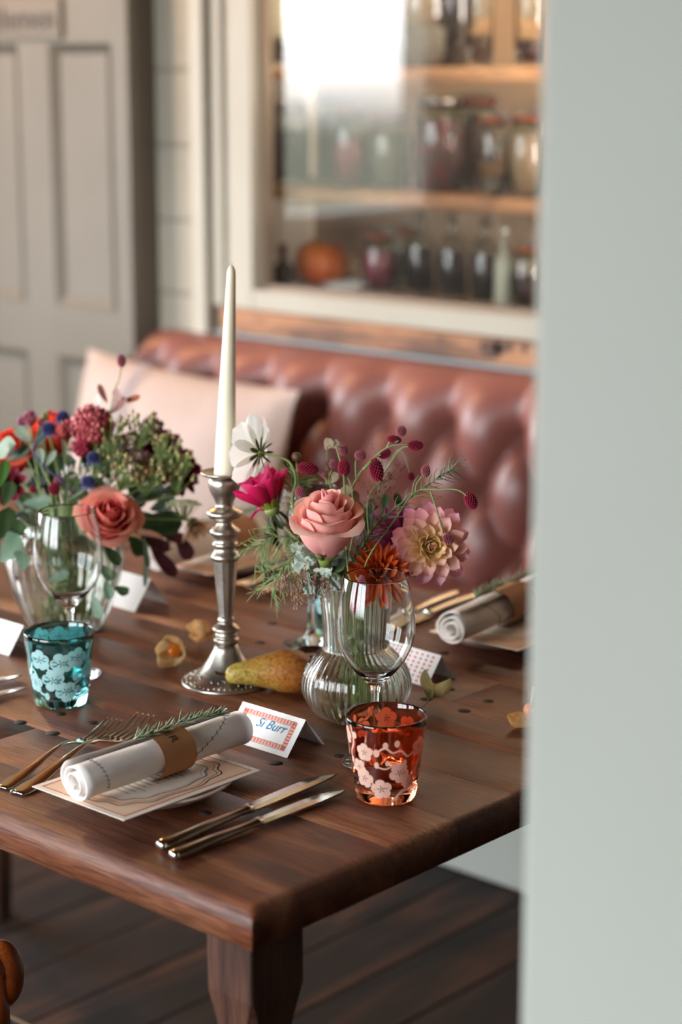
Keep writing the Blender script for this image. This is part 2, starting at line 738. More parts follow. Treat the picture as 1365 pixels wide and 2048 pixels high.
# wall with the door, standing a little proud
g = G()
DX0, DX1, DZ = -4.24, -3.50, 2.05
g.add(*box(X_LEFT, DX0, 3.12, 3.28, 0, Z_CEIL))
g.add(*box(DX0, -3.44, 3.12, 3.28, DZ, Z_CEIL))
g.add(*box(DX1, -3.44, 3.12, 3.28, 0, DZ))
g.add(*box(DX0, DX1, 3.2, 3.28, 0, DZ))
struct('wall_back_left', g.mesh('wall_back_left', M_DOOR, False))
dr = struct('door_1', None)
PZ = ((.18, .76), (.885, 1.51), (1.66, 1.95))
PX = ((-4.105, -3.89), (-3.765, -3.55))
DY0, DY1 = 3.138, 3.178
g = G()
g.add(*box(DX0 + .003, PX[0][0], DY0, DY1, .005, DZ - .004))
g.add(*box(PX[1][1], DX1 - .003, DY0, DY1, .005, DZ - .004))
g.add(*box(PX[0][1], PX[1][0], DY0, DY1, .005, DZ - .004))
zs = [.005] + [q for p_ in PZ for q in p_] + [DZ - .004]
for (x0, x1) in PX:
    for k in range(0, len(zs), 2):
        g.add(*box(x0, x1, DY0, DY1, zs[k], zs[k + 1]))
part('stiles_and_rails', g.mesh('stiles_and_rails', M_DOOR, False), dr)
for (x0, x1) in PX:
    for (z0, z1) in PZ:
        pn = part('panel', bbox_mesh('panel', x0 + .001, x1 - .001, DY0 + .014, DY0 + .028, z0 + .001, z1 - .001, M_DOOR, .002, 1), dr)
        # sloping moulding round the panel
        o_, i_ = .0, .022
        v = [(x0 + d, yy, z0 + d) for d, yy in ((0, DY0 - .004), (i_, DY0 + .013))] + [(x1 - d, yy, z0 + d) for d, yy in ((0, DY0 - .004), (i_, DY0 + .013))] + \
            [(x1 - d, yy, z1 - d) for d, yy in ((0, DY0 - .004), (i_, DY0 + .013))] + [(x0 + d, yy, z1 - d) for d, yy in ((0, DY0 - .004), (i_, DY0 + .013))]
        f = [(2 * k, 2 * ((k + 1) % 4), 2 * ((k + 1) % 4) + 1, 2 * k + 1) for k in range(4)]
        part('moulding', mesh('moulding', v, f, M_DOOR, False), pn)
g = G()
for x0, x1, d in ((DX1 - .002, DX1 + .022, .016), (DX1 + .022, DX1 + .058, .024)):
    g.add(*box(x0, x1, 3.12 - d, 3.1195, 0, DZ + .06))
struct('trim_5', g.mesh('trim', M_DOOR, False))
M_GOLDLET = mat('dull_gold_letters', '2e1c0c', .5)
sg = part('sign_board', bbox_mesh('sign_board', -4.12, -3.71, DY0 - .010, DY0 - .0005, 1.522, 1.618, mat('sign_paint', '6c6152', .5), .003, 1), dr)
part('lettering', text_mesh('Gentlemen', .084, M_GOLDLET, align='RIGHT', depth=.001), sg, T(-3.727, DY0 - .0115, 1.543) @ Rot(PI / 2, 'X'))

# ------------------------------------------------------------------ pantry behind the glass
M_PBACK = mat('pantry_back', 'b59c80', .6, c2='a58b6e', nscale=3)
M_PSIDE = mat('pantry_side', 'cfc4b2', .6)
g = G()
g.add(*box(-3.5, -1.2, 3.74, 3.78, .8, 2.4))
struct('wall_pantry_back', g.mesh('wall_pantry_back', M_PBACK, False))
g = G()
g.add(*box(-3.5, -3.46, 3.2805, 3.74, .8, 2.4))
g.add(*box(-1.24, -1.2, 3.2805, 3.74, .8, 2.4))
g.add(*box(-3.46, -1.24, 3.2805, 3.74, 2.3, 2.4))
struct('wall_pantry_side', g.mesh('wall_pantry_side', M_PSIDE, False))
M_SHELF = wood('shelf_pine', 'a0714a', 'c6966a', 'dcb084', axis=0, rough=.5, vary=.04)
SH_Z = (.955, 1.188, 1.454)
for k, zt in enumerate(SH_Z):
    thing('shelf_board', bbox_mesh('shelf_board', -3.459, -1.241, 3.285, 3.7, zt - .028, zt, M_SHELF, .003, 1),
          ('lowest pine shelf behind the window glass, under the pumpkin', 'middle pine shelf behind the glass, carrying the preserving jars', 'upper pine shelf behind the glass, carrying the tall bottles')[k], 'shelf')
lamp('pantry_fill_light', (-2.4, 3.5, 2.24), 10, (1.0, .78, .55), .05)  # added warm fill to brighten the pantry, no lamp fitting here
al = bpy.data.lights.new('pantry_side_fill', 'AREA')     # added side fill that brightens the shelves; no window opens here
al.shape = 'RECTANGLE'
al.size = 1.2
al.size_y = .40
al.energy = 60
al.color = (1.0, .95, .88)
ao = bpy.data.objects.new('pantry_side_fill', al)
ao.location = (-1.26, 3.50, 1.62)
ao.rotation_euler = (0, PI / 2, 0)
col.objects.link(ao)

M_JAR = mat('jar_glass', 'eef4f0', .02, glass=True, ior=1.45)
M_STEEL = mat('steel', 'b9b6b0', .25, metal=1)
M_RUBBER = mat('orange_rubber_seal', 'b4552c', .5)
jar_count = 0


def jar(px, Y, zt, r, h, fill, fillh, label, lid='glass', neck=.8):
    """clip-top preserving jar with its contents"""
    c = at_y(px, 400, Y)
    t = root('preserving_jar', label, 'jar', (c.x, Y, zt + .0005), 'jars and bottles on the pantry shelves')
    th = .003
    prof = [(.0005, 0), (r * .94, 0), (r, .006), (r, h * .82), (r * .93, h * .88), (r * neck, h * .91), (r * neck, h)]
    inn = [(r * neck - th, h), (r * neck - th, h * .91), (r * .93 - th, h * .875), (r - th, h * .81), (r - th, .009), (.0005, .006)]
    lpart('glass_body', mesh('glass_body', *lathe(prof + inn, 28), M_JAR), t)
    if fill:
        fp = [(.0005, .0075), (r - th - .001, .0100), (r - th - .001, h * fillh), (.0005, h * fillh + .003)]
        lpart('contents', mesh('contents', *lathe(fp, 24), fill), t)
    if lid == 'glass':
        lpart('seal', mesh('seal', *lathe([(.0005, h + .0005), (r * .86, h + .0005), (r * .86, h + .005), (.0005, h + .005)], 24), M_RUBBER), t)
        lpart('lid', mesh('lid', *lathe([(.0005, h + .0055), (r * .88, h + .0055), (r * .86, h + .013), (r * .5, h + .018), (.0005, h + .019)], 24), M_JAR), t)
        wv = tube([(r * .9, 0, h * .7), (r * 1.06, .006, h * .84), (r * .98, .01, h + .004), (r * .3, 0, h + .022), (-r * .98, -.01, h + .004), (-r * 1.05, 0, h * .8)], .0012, n=5)
        lpart('wire_clip', mesh('wire_clip', *wv, M_STEEL), t)
    else:
        lpart('lid', mesh('lid', *lathe([(.0005, h - .006), (r * neck + .002, h - .006), (r * neck + .002, h + .008), (.0005, h + .009)], 28), lid), t)
    return t


def bottle(px, Y, zt, r, h, glassm, label, liquid=None, lh=.6, stop='ball', lab=None, shoulder=.62):
    c = at_y(px, 400, Y)
    t = root('bottle', label, 'bottle', (c.x, Y, zt + .0005), 'jars and bottles on the pantry shelves')
    th = .003
    nr = r * .34
    s = shoulder
    prof = [(.0005, 0), (r * .95, 0), (r, .005), (r, h * s), (r * .9, h * (s + .06)), (r * .55, h * (s + .14)), (nr, h * (s + .2)), (nr, h * .97), (nr * 1.2, h * .975), (nr * 1.2, h)]
    inn = [(nr - .002, h), (nr - .002, h * (s + .2)), (r * .55 - th, h * (s + .135)), (r * .9 - th, h * (s + .052)), (r - th, h * s), (r - th, .009), (.0005, .006)]
    lpart('glass_body', mesh('glass_body', *lathe(prof + inn, 28), glassm), t)
    if liquid:
        lpart('liquid', mesh('liquid', *lathe([(.0005, .0075), (r - th - .001, .010), (r - th - .001, h * min(lh, s)), (.0005, h * min(lh, s) + .001)], 24), liquid), t)
    if stop == 'ball':
        lpart('stopper', mesh('stopper', *lathe([(.0005, h - .01), (nr - .003, h - .01), (nr - .002, h + .003), (nr * .8, h + .006)] + [(max(.0005, .014 * math.sin(a)), h + .019 - .014 * math.cos(a)) for a in [.5, .9, 1.3, 1.7, 2.1, 2.5, 2.9, PI]], 20), M_JAR), t)
        wv = tube([(nr * 1.3, 0, h * .9), (nr * 2.2, 0, h * .96), (nr * 1.4, 0, h + .004), (-nr * 1.4, 0, h + .004), (-nr * 2.2, 0, h * .95), (-nr * 1.25, 0, h * .9)], .001, n=5)
        lpart('wire_clip', mesh('wire_clip', *wv, M_STEEL), t)
    elif stop:
        lpart('cap', mesh('cap', *lathe([(.0005, h + .0005), (nr * 1.3, h + .0005), (nr * 1.3, h + .022), (.0005, h + .024)], 20), stop), t)
    if lab:
        lpart('paper_label', mesh('paper_label', *lathe_open(r + .0006, h * .14, h * .52), lab), t)
    return t


def lathe_open(r, z0, z1, n=32):
    v, f = [], []
    for zz in (z0, z1):
        for k in range(n):
            a = 2 * PI * k / n
            v.append((r * math.cos(a), r * math.sin(a), zz))
    for k in range(n):
        f.append((k, (k + 1) % n, n + (k + 1) % n, n + k))
    return v, f


M_BERRY = mat('dark_berry_fill', '2c1018', .35, c2='4a1c28', nscale=60)
M_PINKFILL = mat('pink_fill', 'b04a62', .4, c2='7c2438', nscale=70)
M_GREYFILL = mat('pale_grain_fill', '9c9284', .7, c2='7a7064', nscale=120)
M_SPOTFILL = mat('dried_petal_fill', '6f5a55', .7, c2='a03c46', nscale=45, lo=.5, hi=.62)
M_BLUEFILL = mat('blue_berry_fill', '2c2e48', .4, c2='4a4660', nscale=50)
M_BROWNFILL = mat('brown_spice_fill', '4a2e20', .7, c2='6e4a34', nscale=90)
M_BEIGEFILL = mat('beige_pulse_fill', 'c7a888', .7, c2='b08f70', nscale=90)
M_DARKGLASS = mat('dark_bottle_glass', '1c1410', .05, spec=.6)
M_AMBER = mat('amber_spirit', 'c86414', .1, glass=True, ior=1.36)
M_PLUM = mat('plum_cordial', '24101e', .12, spec=.6)
M_LAB_Y = mat('yellow_paper', 'd8bc78', .6)
M_LAB_B = mat('cream_paper', 'd9cdb8', .6)
M_SILVERLID = mat('silver_lid', 'c9c6bd', .3, metal=1)
M_BLACKCAP = mat('black_cap', '1c1a18', .4)
M_GREENGL = mat('sage_milk_bottle', 'a8ab98', .3)
z3, z2, z1 = SH_Z[2], SH_Z[1], SH_Z[0]
bottle(640, 3.44, z3, .036, .34, mat('ruddy_glass', '7c4a34', .15, spec=.5), 'ruddy brown bottle on the upper shelf, leftmost of the bottles', None, stop=M_BLACKCAP, shoulder=.6)
bottle(676, 3.38, z3, .022, .27, M_JAR, 'small amber spirit bottle with a yellow paper label on the upper shelf', M_AMBER, .55, stop=M_BLACKCAP, lab=M_LAB_Y)
jar(845, 3.46, z3, .064, .24, M_GREYFILL, .35, 'wide clear glass jar half filled with grey grain on the upper shelf', lid='glass')
bottle(905, 3.50, z3, .040, .33, M_DARKGLASS, 'black glass bottle beside the wide jar on the upper shelf', stop=M_BLACKCAP)
bottle(957, 3.37, z3, .028, .30, M_JAR, 'slim clear bottle on the upper shelf, right of the black bottle', M_BROWNFILL, .2, stop=M_BLACKCAP)
bottle(1056, 3.38, z3, .034, .30, M_JAR, 'clear bottle with dark dregs at the right end of the upper shelf', M_BERRY, .15, stop=M_BLACKCAP)
bottle(775, 3.55, z3, .034, .30, mat('brown_glass', '3c2a20', .1), 'brown bottle standing behind the wide jar on the upper shelf', stop=M_BLACKCAP)
jar(585, 3.44, z2, .042, .17, M_BLUEFILL, .72, 'clip-top jar of dark blue berries at the left of the middle shelf')
jar(700, 3.42, z2, .045, .17, M_PINKFILL, .62, 'clip-top jar of pink fruit on the middle shelf')
jar(668, 3.56, z2, .040, .19, M_BERRY, .8, 'clip-top jar of dark plums behind the pink fruit on the middle shelf')
jar(778, 3.44, z2, .048, .155, M_GREYFILL, .7, 'clip-top jar of pale grey grain on the middle shelf')
jar(878, 3.40, z2, .055, .195, M_SPOTFILL, .78, 'large jar of red-flecked dried petals with a silver lid on the middle shelf', lid=M_SILVERLID)
jar(950, 3.53, z2, .056, .19, M_BROWNFILL, .85, 'jar of dark brown spice behind the silver-lidded jar on the middle shelf')
jar(985, 3.36, z2, .034, .155, M_GREYFILL, .18, 'nearly empty narrow clip-top jar on the middle shelf')
jar(1052, 3.37, z2, .040, .16, M_BEIGEFILL, .8, 'clip-top jar of beige pulses at the right of the middle shelf')
# lowest shelf
jar(760, 3.40, z1, .042, .125, M_PINKFILL, .75, 'short clip-top jar of pink fruit beside the pumpkin')
jar(812, 3.52, z1, .045, .125, M_GREYFILL, .7, 'short jar of grey grain behind the swing-top bottles')
for k, (px, yy) in enumerate(((842, 3.44), (907, 3.41), (974, 3.38))):
    bottle(px, yy, z1, .035, .178, M_JAR, ('swing-top bottle of plum cordial with a ball stopper, nearest the pumpkin', 'swing-top bottle of plum cordial with a ball stopper, middle of the three', 'swing-top bottle of plum cordial with a ball stopper, rightmost of the three')[k], M_PLUM, .6)
bottle(1010, 3.35, z1, .019, .15, M_GREENGL, 'slim pale sage bottle on the lowest shelf, right of the cordial bottles', stop=M_SILVERLID)
jar(1058, 3.36, z1, .036, .125, M_BERRY, .55, 'clip-top jar with dark fruit at the right end of the lowest shelf')
# pumpkin
c = at_y(636, 510, 3.42)
pr, ph = .064, .102
prof = [(max(.0005, pr * math.sin(PI * k / 16) ** .75 * (1 - .02 * k / 16)), ph / 2 - ph / 2 * math.cos(PI * k / 16)) for k in range(17)]
v, f = lathe(prof, 80, 10, .0022, lambda i: math.sin(PI * i / 16))
t = root('pumpkin', 'small ribbed orange pumpkin on the lowest pantry shelf', 'pumpkin', (c.x, 3.42, z1 + .004))
lpart('flesh', mesh('flesh', v, f, mat('pumpkin_skin', 'e8801e', .35, c2='d25a16', nscale=9)), t, Rot(.25, 'Y') @ S(1))
lpart('stalk', mesh('stalk', *tube([(0, 0, ph - .004), (.003, 0, ph + .008), (.01, .002, ph + .016)], .006, .0045, 7), mat('stalk', '8a8468', .8)), t, Rot(.25, 'Y'))
c = at_y(705, 560, 3.36)
thing('white_dish', mesh('white_dish', *lathe([(.0005, 0), (.03, 0), (.05, .014), (.056, .022), (.053, .022), (.045, .014), (.03, .005), (.0005, .004)], 32), mat('white_china', 'e8e4da', .25)), 'shallow white dish in front of the pumpkin on the lowest shelf', 'dish', (c.x, 3.345, z1 + .001))
c = at_y(560, 560, 3.42)
bottle(566, 3.40, z1, .026, .07, M_DARKGLASS, 'small dark bottle at the left end of the lowest shelf', stop=mat('red_cap', '8a2c22', .4), shoulder=.55)
bottle(566, 3.52, z3, .03, .22, M_JAR, 'clear bottle standing behind the others at the left of the upper shelf', M_GREYFILL, .3, stop=M_SILVERLID)

# ------------------------------------------------------------------ banquette
M_LEATHER = mat('oxblood_leather', '824e46', .40, c2='70423a', nscale=7, bump=.12, bscale=350, spec=.75)
SX, DZR, XB, ZB = .172, .122, -2.289, .747
bx0, bx1 = -3.40, -1.42
bk = root('banquette', 'deep-buttoned oxblood leather banquette along the window wall', 'banquette', (-2.4, 2.95, 0))
nu, nv = 260, 84
zlo = .43
flat = .742 - zlo
rr = .088
arc = PI * rr * .62
v = []
f = []
for j in range(nv + 1):
    s_ = (flat + arc + .06) * j / nv
    if s_ < flat:
        yy, zz, ny, nz_ = 3.045, zlo + s_, -1, 0
    elif s_ < flat + arc:
        a = (s_ - flat) / rr
        yy, zz, ny, nz_ = 3.045 + rr - rr * math.cos(a), .742 + rr * math.sin(a), -math.cos(a), math.sin(a)
    else:
        a = arc / rr
        yy, zz, ny, nz_ = 3.045 + rr - rr * math.cos(a), .742 + rr * math.sin(a) - (s_ - flat - arc), 1, 0
    wz = zlo + s_
    q = (ZB - wz) / DZR
    for i in range(nu + 1):
        x = bx0 + (bx1 - bx0) * i / nu
        u = (x - XB) / SX
        if q >= 0:
            p_ = (abs(math.sin(PI * (u + q / 2))) * abs(math.sin(PI * (u - q / 2)))) ** .42
            amp = .062
        else:
            k = min(1.0, -q / 1.05)
            k = k * k * (3 - 2 * k)
            p_ = abs(math.sin(PI * u)) ** .84
            p_ = 1 - (1 - p_) * (1 - k)
            amp = .062
        qr = round(q)
        if q > -.5:
            ur = round(u - (qr % 2) / 2) + (qr % 2) / 2
            d2 = ((u - ur) * SX) ** 2 + ((q - qr) * DZR) ** 2
            p_ -= .45 * math.exp(-d2 / .0006)
        edge = min(1.0, (x - bx0) / .03, (bx1 - x) / .03)
        d = amp * p_ * (.4 + .6 * math.sqrt(max(0, edge))) - .032
        v.append((x, yy + ny * d, zz + nz_ * d))
for j in range(nv):
    for i in range(nu):
        a = j * (nu + 1) + i
        f.append((a, a + 1, a + nu + 2, a + nu + 1))
part('backrest', mesh('backrest', v, f, M_LEATHER), bk)
bm_ = mesh('button', *ball(1, 12, 8), M_LEATHER)
for q in range(0, 3):
    u = -9 + (q % 2) / 2
    while u < 6:
        x = XB + u * SX
        if bx0 + .03 < x < bx1 - .03:
            part('button', bm_, bk, T(x, 3.094, ZB - q * DZR) @ S(.011, .007, .011))
        u += 1
part('back_frame', mesh('back_frame', *box(bx0 + .004, bx1 - .004, 3.125, 3.166, .10, .80), mat('frame_wood', '3c2a20', .6), False), bk)
part('end_panel', bbox_mesh('end_panel', bx0 - .014, bx0 + .003, 3.03, 3.155, .43, .80, M_LEATHER, .006, 3), bk)
# seat cushion
g = G()
nx, ny_ = 60, 14
vv = []
for j in range(ny_ + 1):
    for i in range(nx + 1):
        a, b_ = i / nx, j / ny_
        e_ = min(1, min(b_, 1.0) / .12)
        e2 = min(1, min(a, 1 - a) / .02)
        zz = .385 + .06 * math.sqrt(max(0, 1 - (1 - e_) ** 2)) * math.sqrt(max(0, 1 - (1 - e2) ** 2)) + .006 * math.sin(a * 9) * e_
        vv.append((bx0 + (bx1 - bx0) * a, 2.60 + .43 * b_, zz))
ff = [(j * (nx + 1) + i, j * (nx + 1) + i + 1, (j + 1) * (nx + 1) + i + 1, (j + 1) * (nx + 1) + i) for j in range(ny_) for i in range(nx)]
part('seat', mesh('seat', vv, ff, M_LEATHER), bk)
part('seat_front', bbox_mesh('seat_front', bx0, bx1, 2.598, 3.03, .30, .386, M_LEATHER, .012, 3), bk)
part('plinth', bbox_mesh('plinth', bx0 + .01, bx1, 2.69, 3.06, .001, .2995, mat('plinth_paint', '9a9a92', .5, bump=.03), .004, 1), bk)

# cushion leaning on the banquette
M_LINEN = mat('oatmeal_linen', 'b8a298', .85, c2='ae978c', nscale=5, bump=.35, bscale=700)
CW, CH, CT = .70, .40, .085


def cushion_z(u, v_):
    e = (1 - abs(u) ** 2.6) * (1 - abs(v_) ** 2.6)
    return CT * max(0, e) ** .55


n_ = 36
vv, ff = [], []
for sgn in (1, -1):
    base = len(vv)
    for j in range(n_ + 1):
        for i in range(n_ + 1):
            u = -1 + 2 * i / n_
            v_ = -1 + 2 * j / n_
            pin = 1 - .07 * (1 - abs(v_) ** 2) * abs(u) ** 3
            pin2 = 1 - .07 * (1 - abs(u) ** 2) * abs(v_) ** 3
            zz = sgn * (cushion_z(u, v_) + .004 * noise.noise(Vector((u * 2.4, v_ * 2.4, sgn * 3.0))))
            vv.append((u * CW / 2 * pin, v_ * CH / 2 * pin2, zz))
    for j in range(n_):
        for i in range(n_):
            a = base + j * (n_ + 1) + i
            q = (a, a + 1, a + n_ + 2, a + n_ + 1)
            ff.append(q if sgn > 0 else tuple(reversed(q)))
cxf = Matrix.Translation(Vector((-3.085, 2.875, .626))) @ Rot(R(-3), 'Z') @ Rot(R(76), 'X') @ Rot(R(-1.5), 'Z')
cu = root('cushion', 'oatmeal linen cushion with a faint blue stripe, propped on the banquette', 'cushion', cxf)
lpart('cover', mesh('cover', vv, ff, M_LINEN), cu)
for xo, wd in ((-.105, .010), (-.085, .004), (-.125, .003)):
    P_ = []
    for j in range(25):
        v_ = -.97 + 1.94 * j / 24
        u = xo / (CW / 2)
        P_.append((xo, v_ * CH / 2, cushion_z(u, v_) + .0048))
    lpart('stripe', mesh('stripe', *ribbon(P_, wd, (0, 0, 1)), mat('faded_blue_stripe', '9a9298', .9)), cu)

# ------------------------------------------------------------------ table
M_TABLE = wood('table_oak', '512818', '713f28', '8f5f43', axis=0, rough=.36, coarse=2.6, fine=1.6, bump=.5, vary=.02, spec=.42)
M_TABLEV = wood('table_leg_oak', '2a1710', '4a2c1e', '644234', axis=2, rough=.42, coarse=2.4, vary=.05)
TX0, TX1, TY0, TY1, TZ, TT = -2.66, -1.104, 1.112, 2.05, .75, .036
tb = root('dining_table', 'heavy old oak dining table with worn rounded edges and peg holes', 'table', ((TX0 + TX1) / 2, (TY0 + TY1) / 2, 0))


def board_mesh(x0, x1, y0, y1, rend0, rend1, ry0, ry1):
    """plank along X; r... = edge rounding at each end and side"""
    def rnd(d, r):
        return 0.0 if r <= 0 or d >= r else r - math.sqrt(max(0, r * r - (r - d) ** 2))
    xs = sorted(set([x0 + rend0 * (1 - math.cos(a * PI / 10)) for a in range(6)] + [x1 - rend1 * (1 - math.cos(a * PI / 10)) for a in range(6)] + [x0 + (x1 - x0) * k / 40 for k in range(3, 38)]))
    ys = sorted(set([y0 + ry0 * (1 - math.cos(a * PI / 10)) for a in range(6)] + [y1 - ry1 * (1 - math.cos(a * PI / 10)) for a in range(6)] + [(y0 + y1) / 2]))
    nx_, ny2 = len(xs), len(ys)
    v, f = [], []
    for x in xs:
        for y in ys:
            d = max(rnd(x - x0, rend0), rnd(x1 - x, rend1), rnd(y - y0, ry0), rnd(y1 - y, ry1))
            wear = .0009 * noise.noise(Vector((x * 9, y * 9, 1.0))) * (1 if d > 0 or ry0 > .005 else .3)
            v.append((x, y, TZ - d + min(0, wear)))
    for i in range(nx_ - 1):
        for j in range(ny2 - 1):
            f.append((i * ny2 + j, (i + 1) * ny2 + j, (i + 1) * ny2 + j + 1, i * ny2 + j + 1))
    rim = [i * ny2 for i in range(nx_)] + [(nx_ - 1) * ny2 + j for j in range(1, ny2)] + [i * ny2 + ny2 - 1 for i in range(nx_ - 2, -1, -1)] + [j for j in range(ny2 - 2, 0, -1)]
    b0 = len(v)
    for k in rim:
        v.append((v[k][0], v[k][1], TZ - TT))
    m_ = len(rim)
    for k in range(m_):
        f.append((rim[k], b0 + k, b0 + (k + 1) % m_, rim[(k + 1) % m_]))
    f.append(tuple(reversed(range(b0, b0 + m_))))
    me = mesh('board', v, f, M_TABLE, True)
    return me


NB = 10
ws = [TY0 + (TY1 - TY0) * k / NB for k in range(NB + 1)]
cuts = {1: [-1.618, -2.2], 3: [-2.05], 6: [-1.34, -1.95], 7: [-1.62], 8: [-2.15]}
for k in range(NB):
    xs = [TX0] + sorted(cuts.get(k, [])) + [TX1]
    for a in range(len(xs) - 1):
        x0, x1 = xs[a] + (.0003 if a else 0), xs[a + 1] - (.0003 if a < len(xs) - 2 else 0)
        part('board', board_mesh(x0, x1, ws[k] + .00015, ws[k + 1] - .00015, .012 if a == 0 else .0004, .012 if a == len(xs) - 2 else .0004, .016 if k == 0 else .0003, .016 if k == NB - 1 else .0003), tb)
M_PEG = mat('dark_peg', '1d120d', .8)
pg = mesh('peg', *lathe([(.0001, -.003), (.0075, -.003), (.0078, .00012), (.0001, .0002)], 16), M_PEG)
for x, y in ((-1.51, 1.456), (-1.299, 1.247), (-1.346, 1.394), (-1.311, 1.454), (-1.645, 1.300), (-1.635, 1.348), (-1.369, 1.708), (-1.366, 1.662), (-1.309, 1.704), (-1.307, 1.658), (-1.466, 1.817), (-1.666, 1.698), (-1.715, 1.771), (-1.59, 1.30), (-1.585, 1.352), (-1.99, 1.70), (-1.80, 1.92)):
    s_ = random.uniform(.85, 1.15)
    part('peg', pg, tb, T(x, y, TZ) @ S(s_, s_ * .9, 1))
# legs: square head, chamfered down to an eight-sided foot
lw = .034


def leg_mesh():
    def ring(h, c, z):
        c = max(c, .0008)
        p = [(h - c, -h), (h, -h + c), (h, h - c), (h - c, h), (-h + c, h), (-h, h - c), (-h, -h + c), (-h + c, -h)]
        return [(x, y, z) for x, y in p]
    rings = [ring(lw, .002, TZ - TT - .0002), ring(lw, .002, .645), ring(lw * .95, .007, .625), ring(lw * .88, .014, .595), ring(lw * .84, .019, .15), ring(lw * .95, .02, .12), ring(lw * .8, .018, .001)]
    v = [p for r_ in rings for p in r_]
    f = [tuple(range(8))]
    for i in range(len(rings) - 1):
        for k in range(8):
            f.append((i * 8 + k, (i + 1) * 8 + k, (i + 1) * 8 + (k + 1) % 8, i * 8 + (k + 1) % 8))
    f.append(tuple(reversed(range((len(rings) - 1) * 8, len(rings) * 8))))
    return mesh('leg', v, f, M_TABLEV, False)


lm = leg_mesh()
for x in (TX1 - .026 - lw, TX0 + .026 + lw):
    for y in (TY0 + .026 + lw, TY1 - .026 - lw):
        part('leg', lm, tb, T(x + (.005 if x > -2 else -.005), y, 0) @ S(.84, 1, 1))

# chair pushed under the near side, only its front corner in view
M_CHAIRW = mat('chestnut_bentwood', 'a04c1c', .35, c2='80380f', nscale=6, stretch=(1, 1, 6))
M_PALEW = mat('pale_beech', 'c9b190', .5, c2='b89c78', nscale=5)
M_WEAVE = mat('grey_woven_fabric', 'a39a96', .9, c2='6e6866', nscale=260, bump=.5, bscale=300)
CX, CY = -1.79, 1.0
ch = root('armchair', 'chestnut bentwood armchair with a grey woven seat, pushed up to the table', 'chair', (CX, CY, 0))
part('seat_frame', bbox_mesh('seat_frame', CX - .25, CX + .25, CY - .22, CY + .235, .405, .448, M_PALEW, .01, 3), ch)
vv, ff = [], []
for j in range(17):
    for i in range(17):
        u, v_ = -1 + i / 8, -1 + j / 8
        e = max(0, (1 - abs(u) ** 4) * (1 - abs(v_) ** 4)) ** .5
        vv.append((CX + u * .232, CY + .007 + v_ * .212, .4485 + .022 * e))
ff = [(j * 17 + i, j * 17 + i + 1, (j + 1) * 17 + i + 1, (j + 1) * 17 + i) for j in range(16) for i in range(16)]
part('seat_pad', mesh('seat_pad', vv, ff, M_WEAVE), ch)
for sx in (-1, 1):
    for sy in (-1, 1):
        part('leg', mesh('leg', *tube([(CX + sx * .22, CY + sy * .20, .405), (CX + sx * .235, CY + sy * .215, .2), (CX + sx * .245, CY + sy * .23, .002)], .018, .013, 10), M_CHAIRW), ch)
for sx in (-1, 1):
    xa = CX + sx * .25
    v, f = tube([(xa, CY + .18, .53), (xa, CY + .12, .555), (xa, CY - .05, .59), (xa, CY - .22, .62), (xa * .5 + CX * .5, CY - .30, .70)], .021, .017, 14)
    part('arm', mesh('arm', v, f, M_CHAIRW), ch)
    part('arm_post', mesh('arm_post', *tube([(xa, CY + .165, .44), (xa, CY + .16, .54)], .020, .022, 10, 1), M_CHAIRW), ch)
    part('arm_end', mesh('arm_end', *ball(1, 18, 12), M_CHAIRW), ch, T(xa, CY + .180, .528) @ S(.0235, .024, .038))
part('backrest', mesh('backrest', *tube([(CX - .15, CY - .30, .70), (CX - .08, CY - .33, .72), (CX + .08, CY - .33, .72), (CX + .15, CY - .30, .70)], .02, .02, 12), M_CHAIRW), ch)

# ------------------------------------------------------------------ glassware
M_GLASS = mat('clear_glass', 'fbfdfc', 0.0, glass=True, ior=1.45)
M_VASE = mat('vase_glass', 'f1f6f0', 0.0, glass=True, ior=1.45)
M_TEAL = mat('teal_glass', '7fc3c6', 0.0, glass=True, ior=1.48)
M_RED = mat('amber_red_glass', 'f59a76', 0.0, glass=True, ior=1.48)
M_ETCH_T = mat('frosted_etching_teal', 'bfe6e6', .7, transl=.45)
M_ETCH_R = mat('frosted_etching_rose', 'f2c9b6', .7, transl=.40)
cache = {}


def wineglass_mesh():
    if 'wg' in cache:
        return cache['wg']
    out = [(.0005, 0), (.033, 0), (.0348, .0009), (.0345, .0018), (.025, .0042), (.012, .0075), (.0055, .013), (.0040, .025), (.0036, .05), (.0040, .074), (.0062, .083), (.012, .0895), (.0215, .0985), (.0305, .110), (.0372, .124), (.0405, .139), (.0408, .150), (.0392, .166), (.0362, .183), (.0330, .1985), (.0324, .1995), (.0319, .1993)]
    inn = [(.0322, .198), (.0354, .183), (.0385, .166), (.0401, .150), (.0398, .139), (.0365, .1242), (.0298, .1103), (.0208, .0996), (.0108, .0930), (.0040, .0908), (.0005, .0906)]
    cache['wg'] = mesh('wine_glass', *lathe(out + inn, 64), M_GLASS)
    return cache['wg']


def wine_glass(x, y, label):
    return thing('wine_glass', wineglass_mesh(), label, 'wine glass', T(x, y, TZ + .0004) @ Rot(random.random() * 6, 'Z'), 'wine glasses on the table')


wine_glass(-1.271, 1.464, 'empty wine glass just behind the red tumbler, in front of the ribbed carafe vase')
wine_glass(-1.737, 1.452, 'empty wine glass just behind the teal tumbler')
wine_glass(-1.614, 1.736, 'empty wine glass behind the tea-light, mostly hidden by the bouquet')


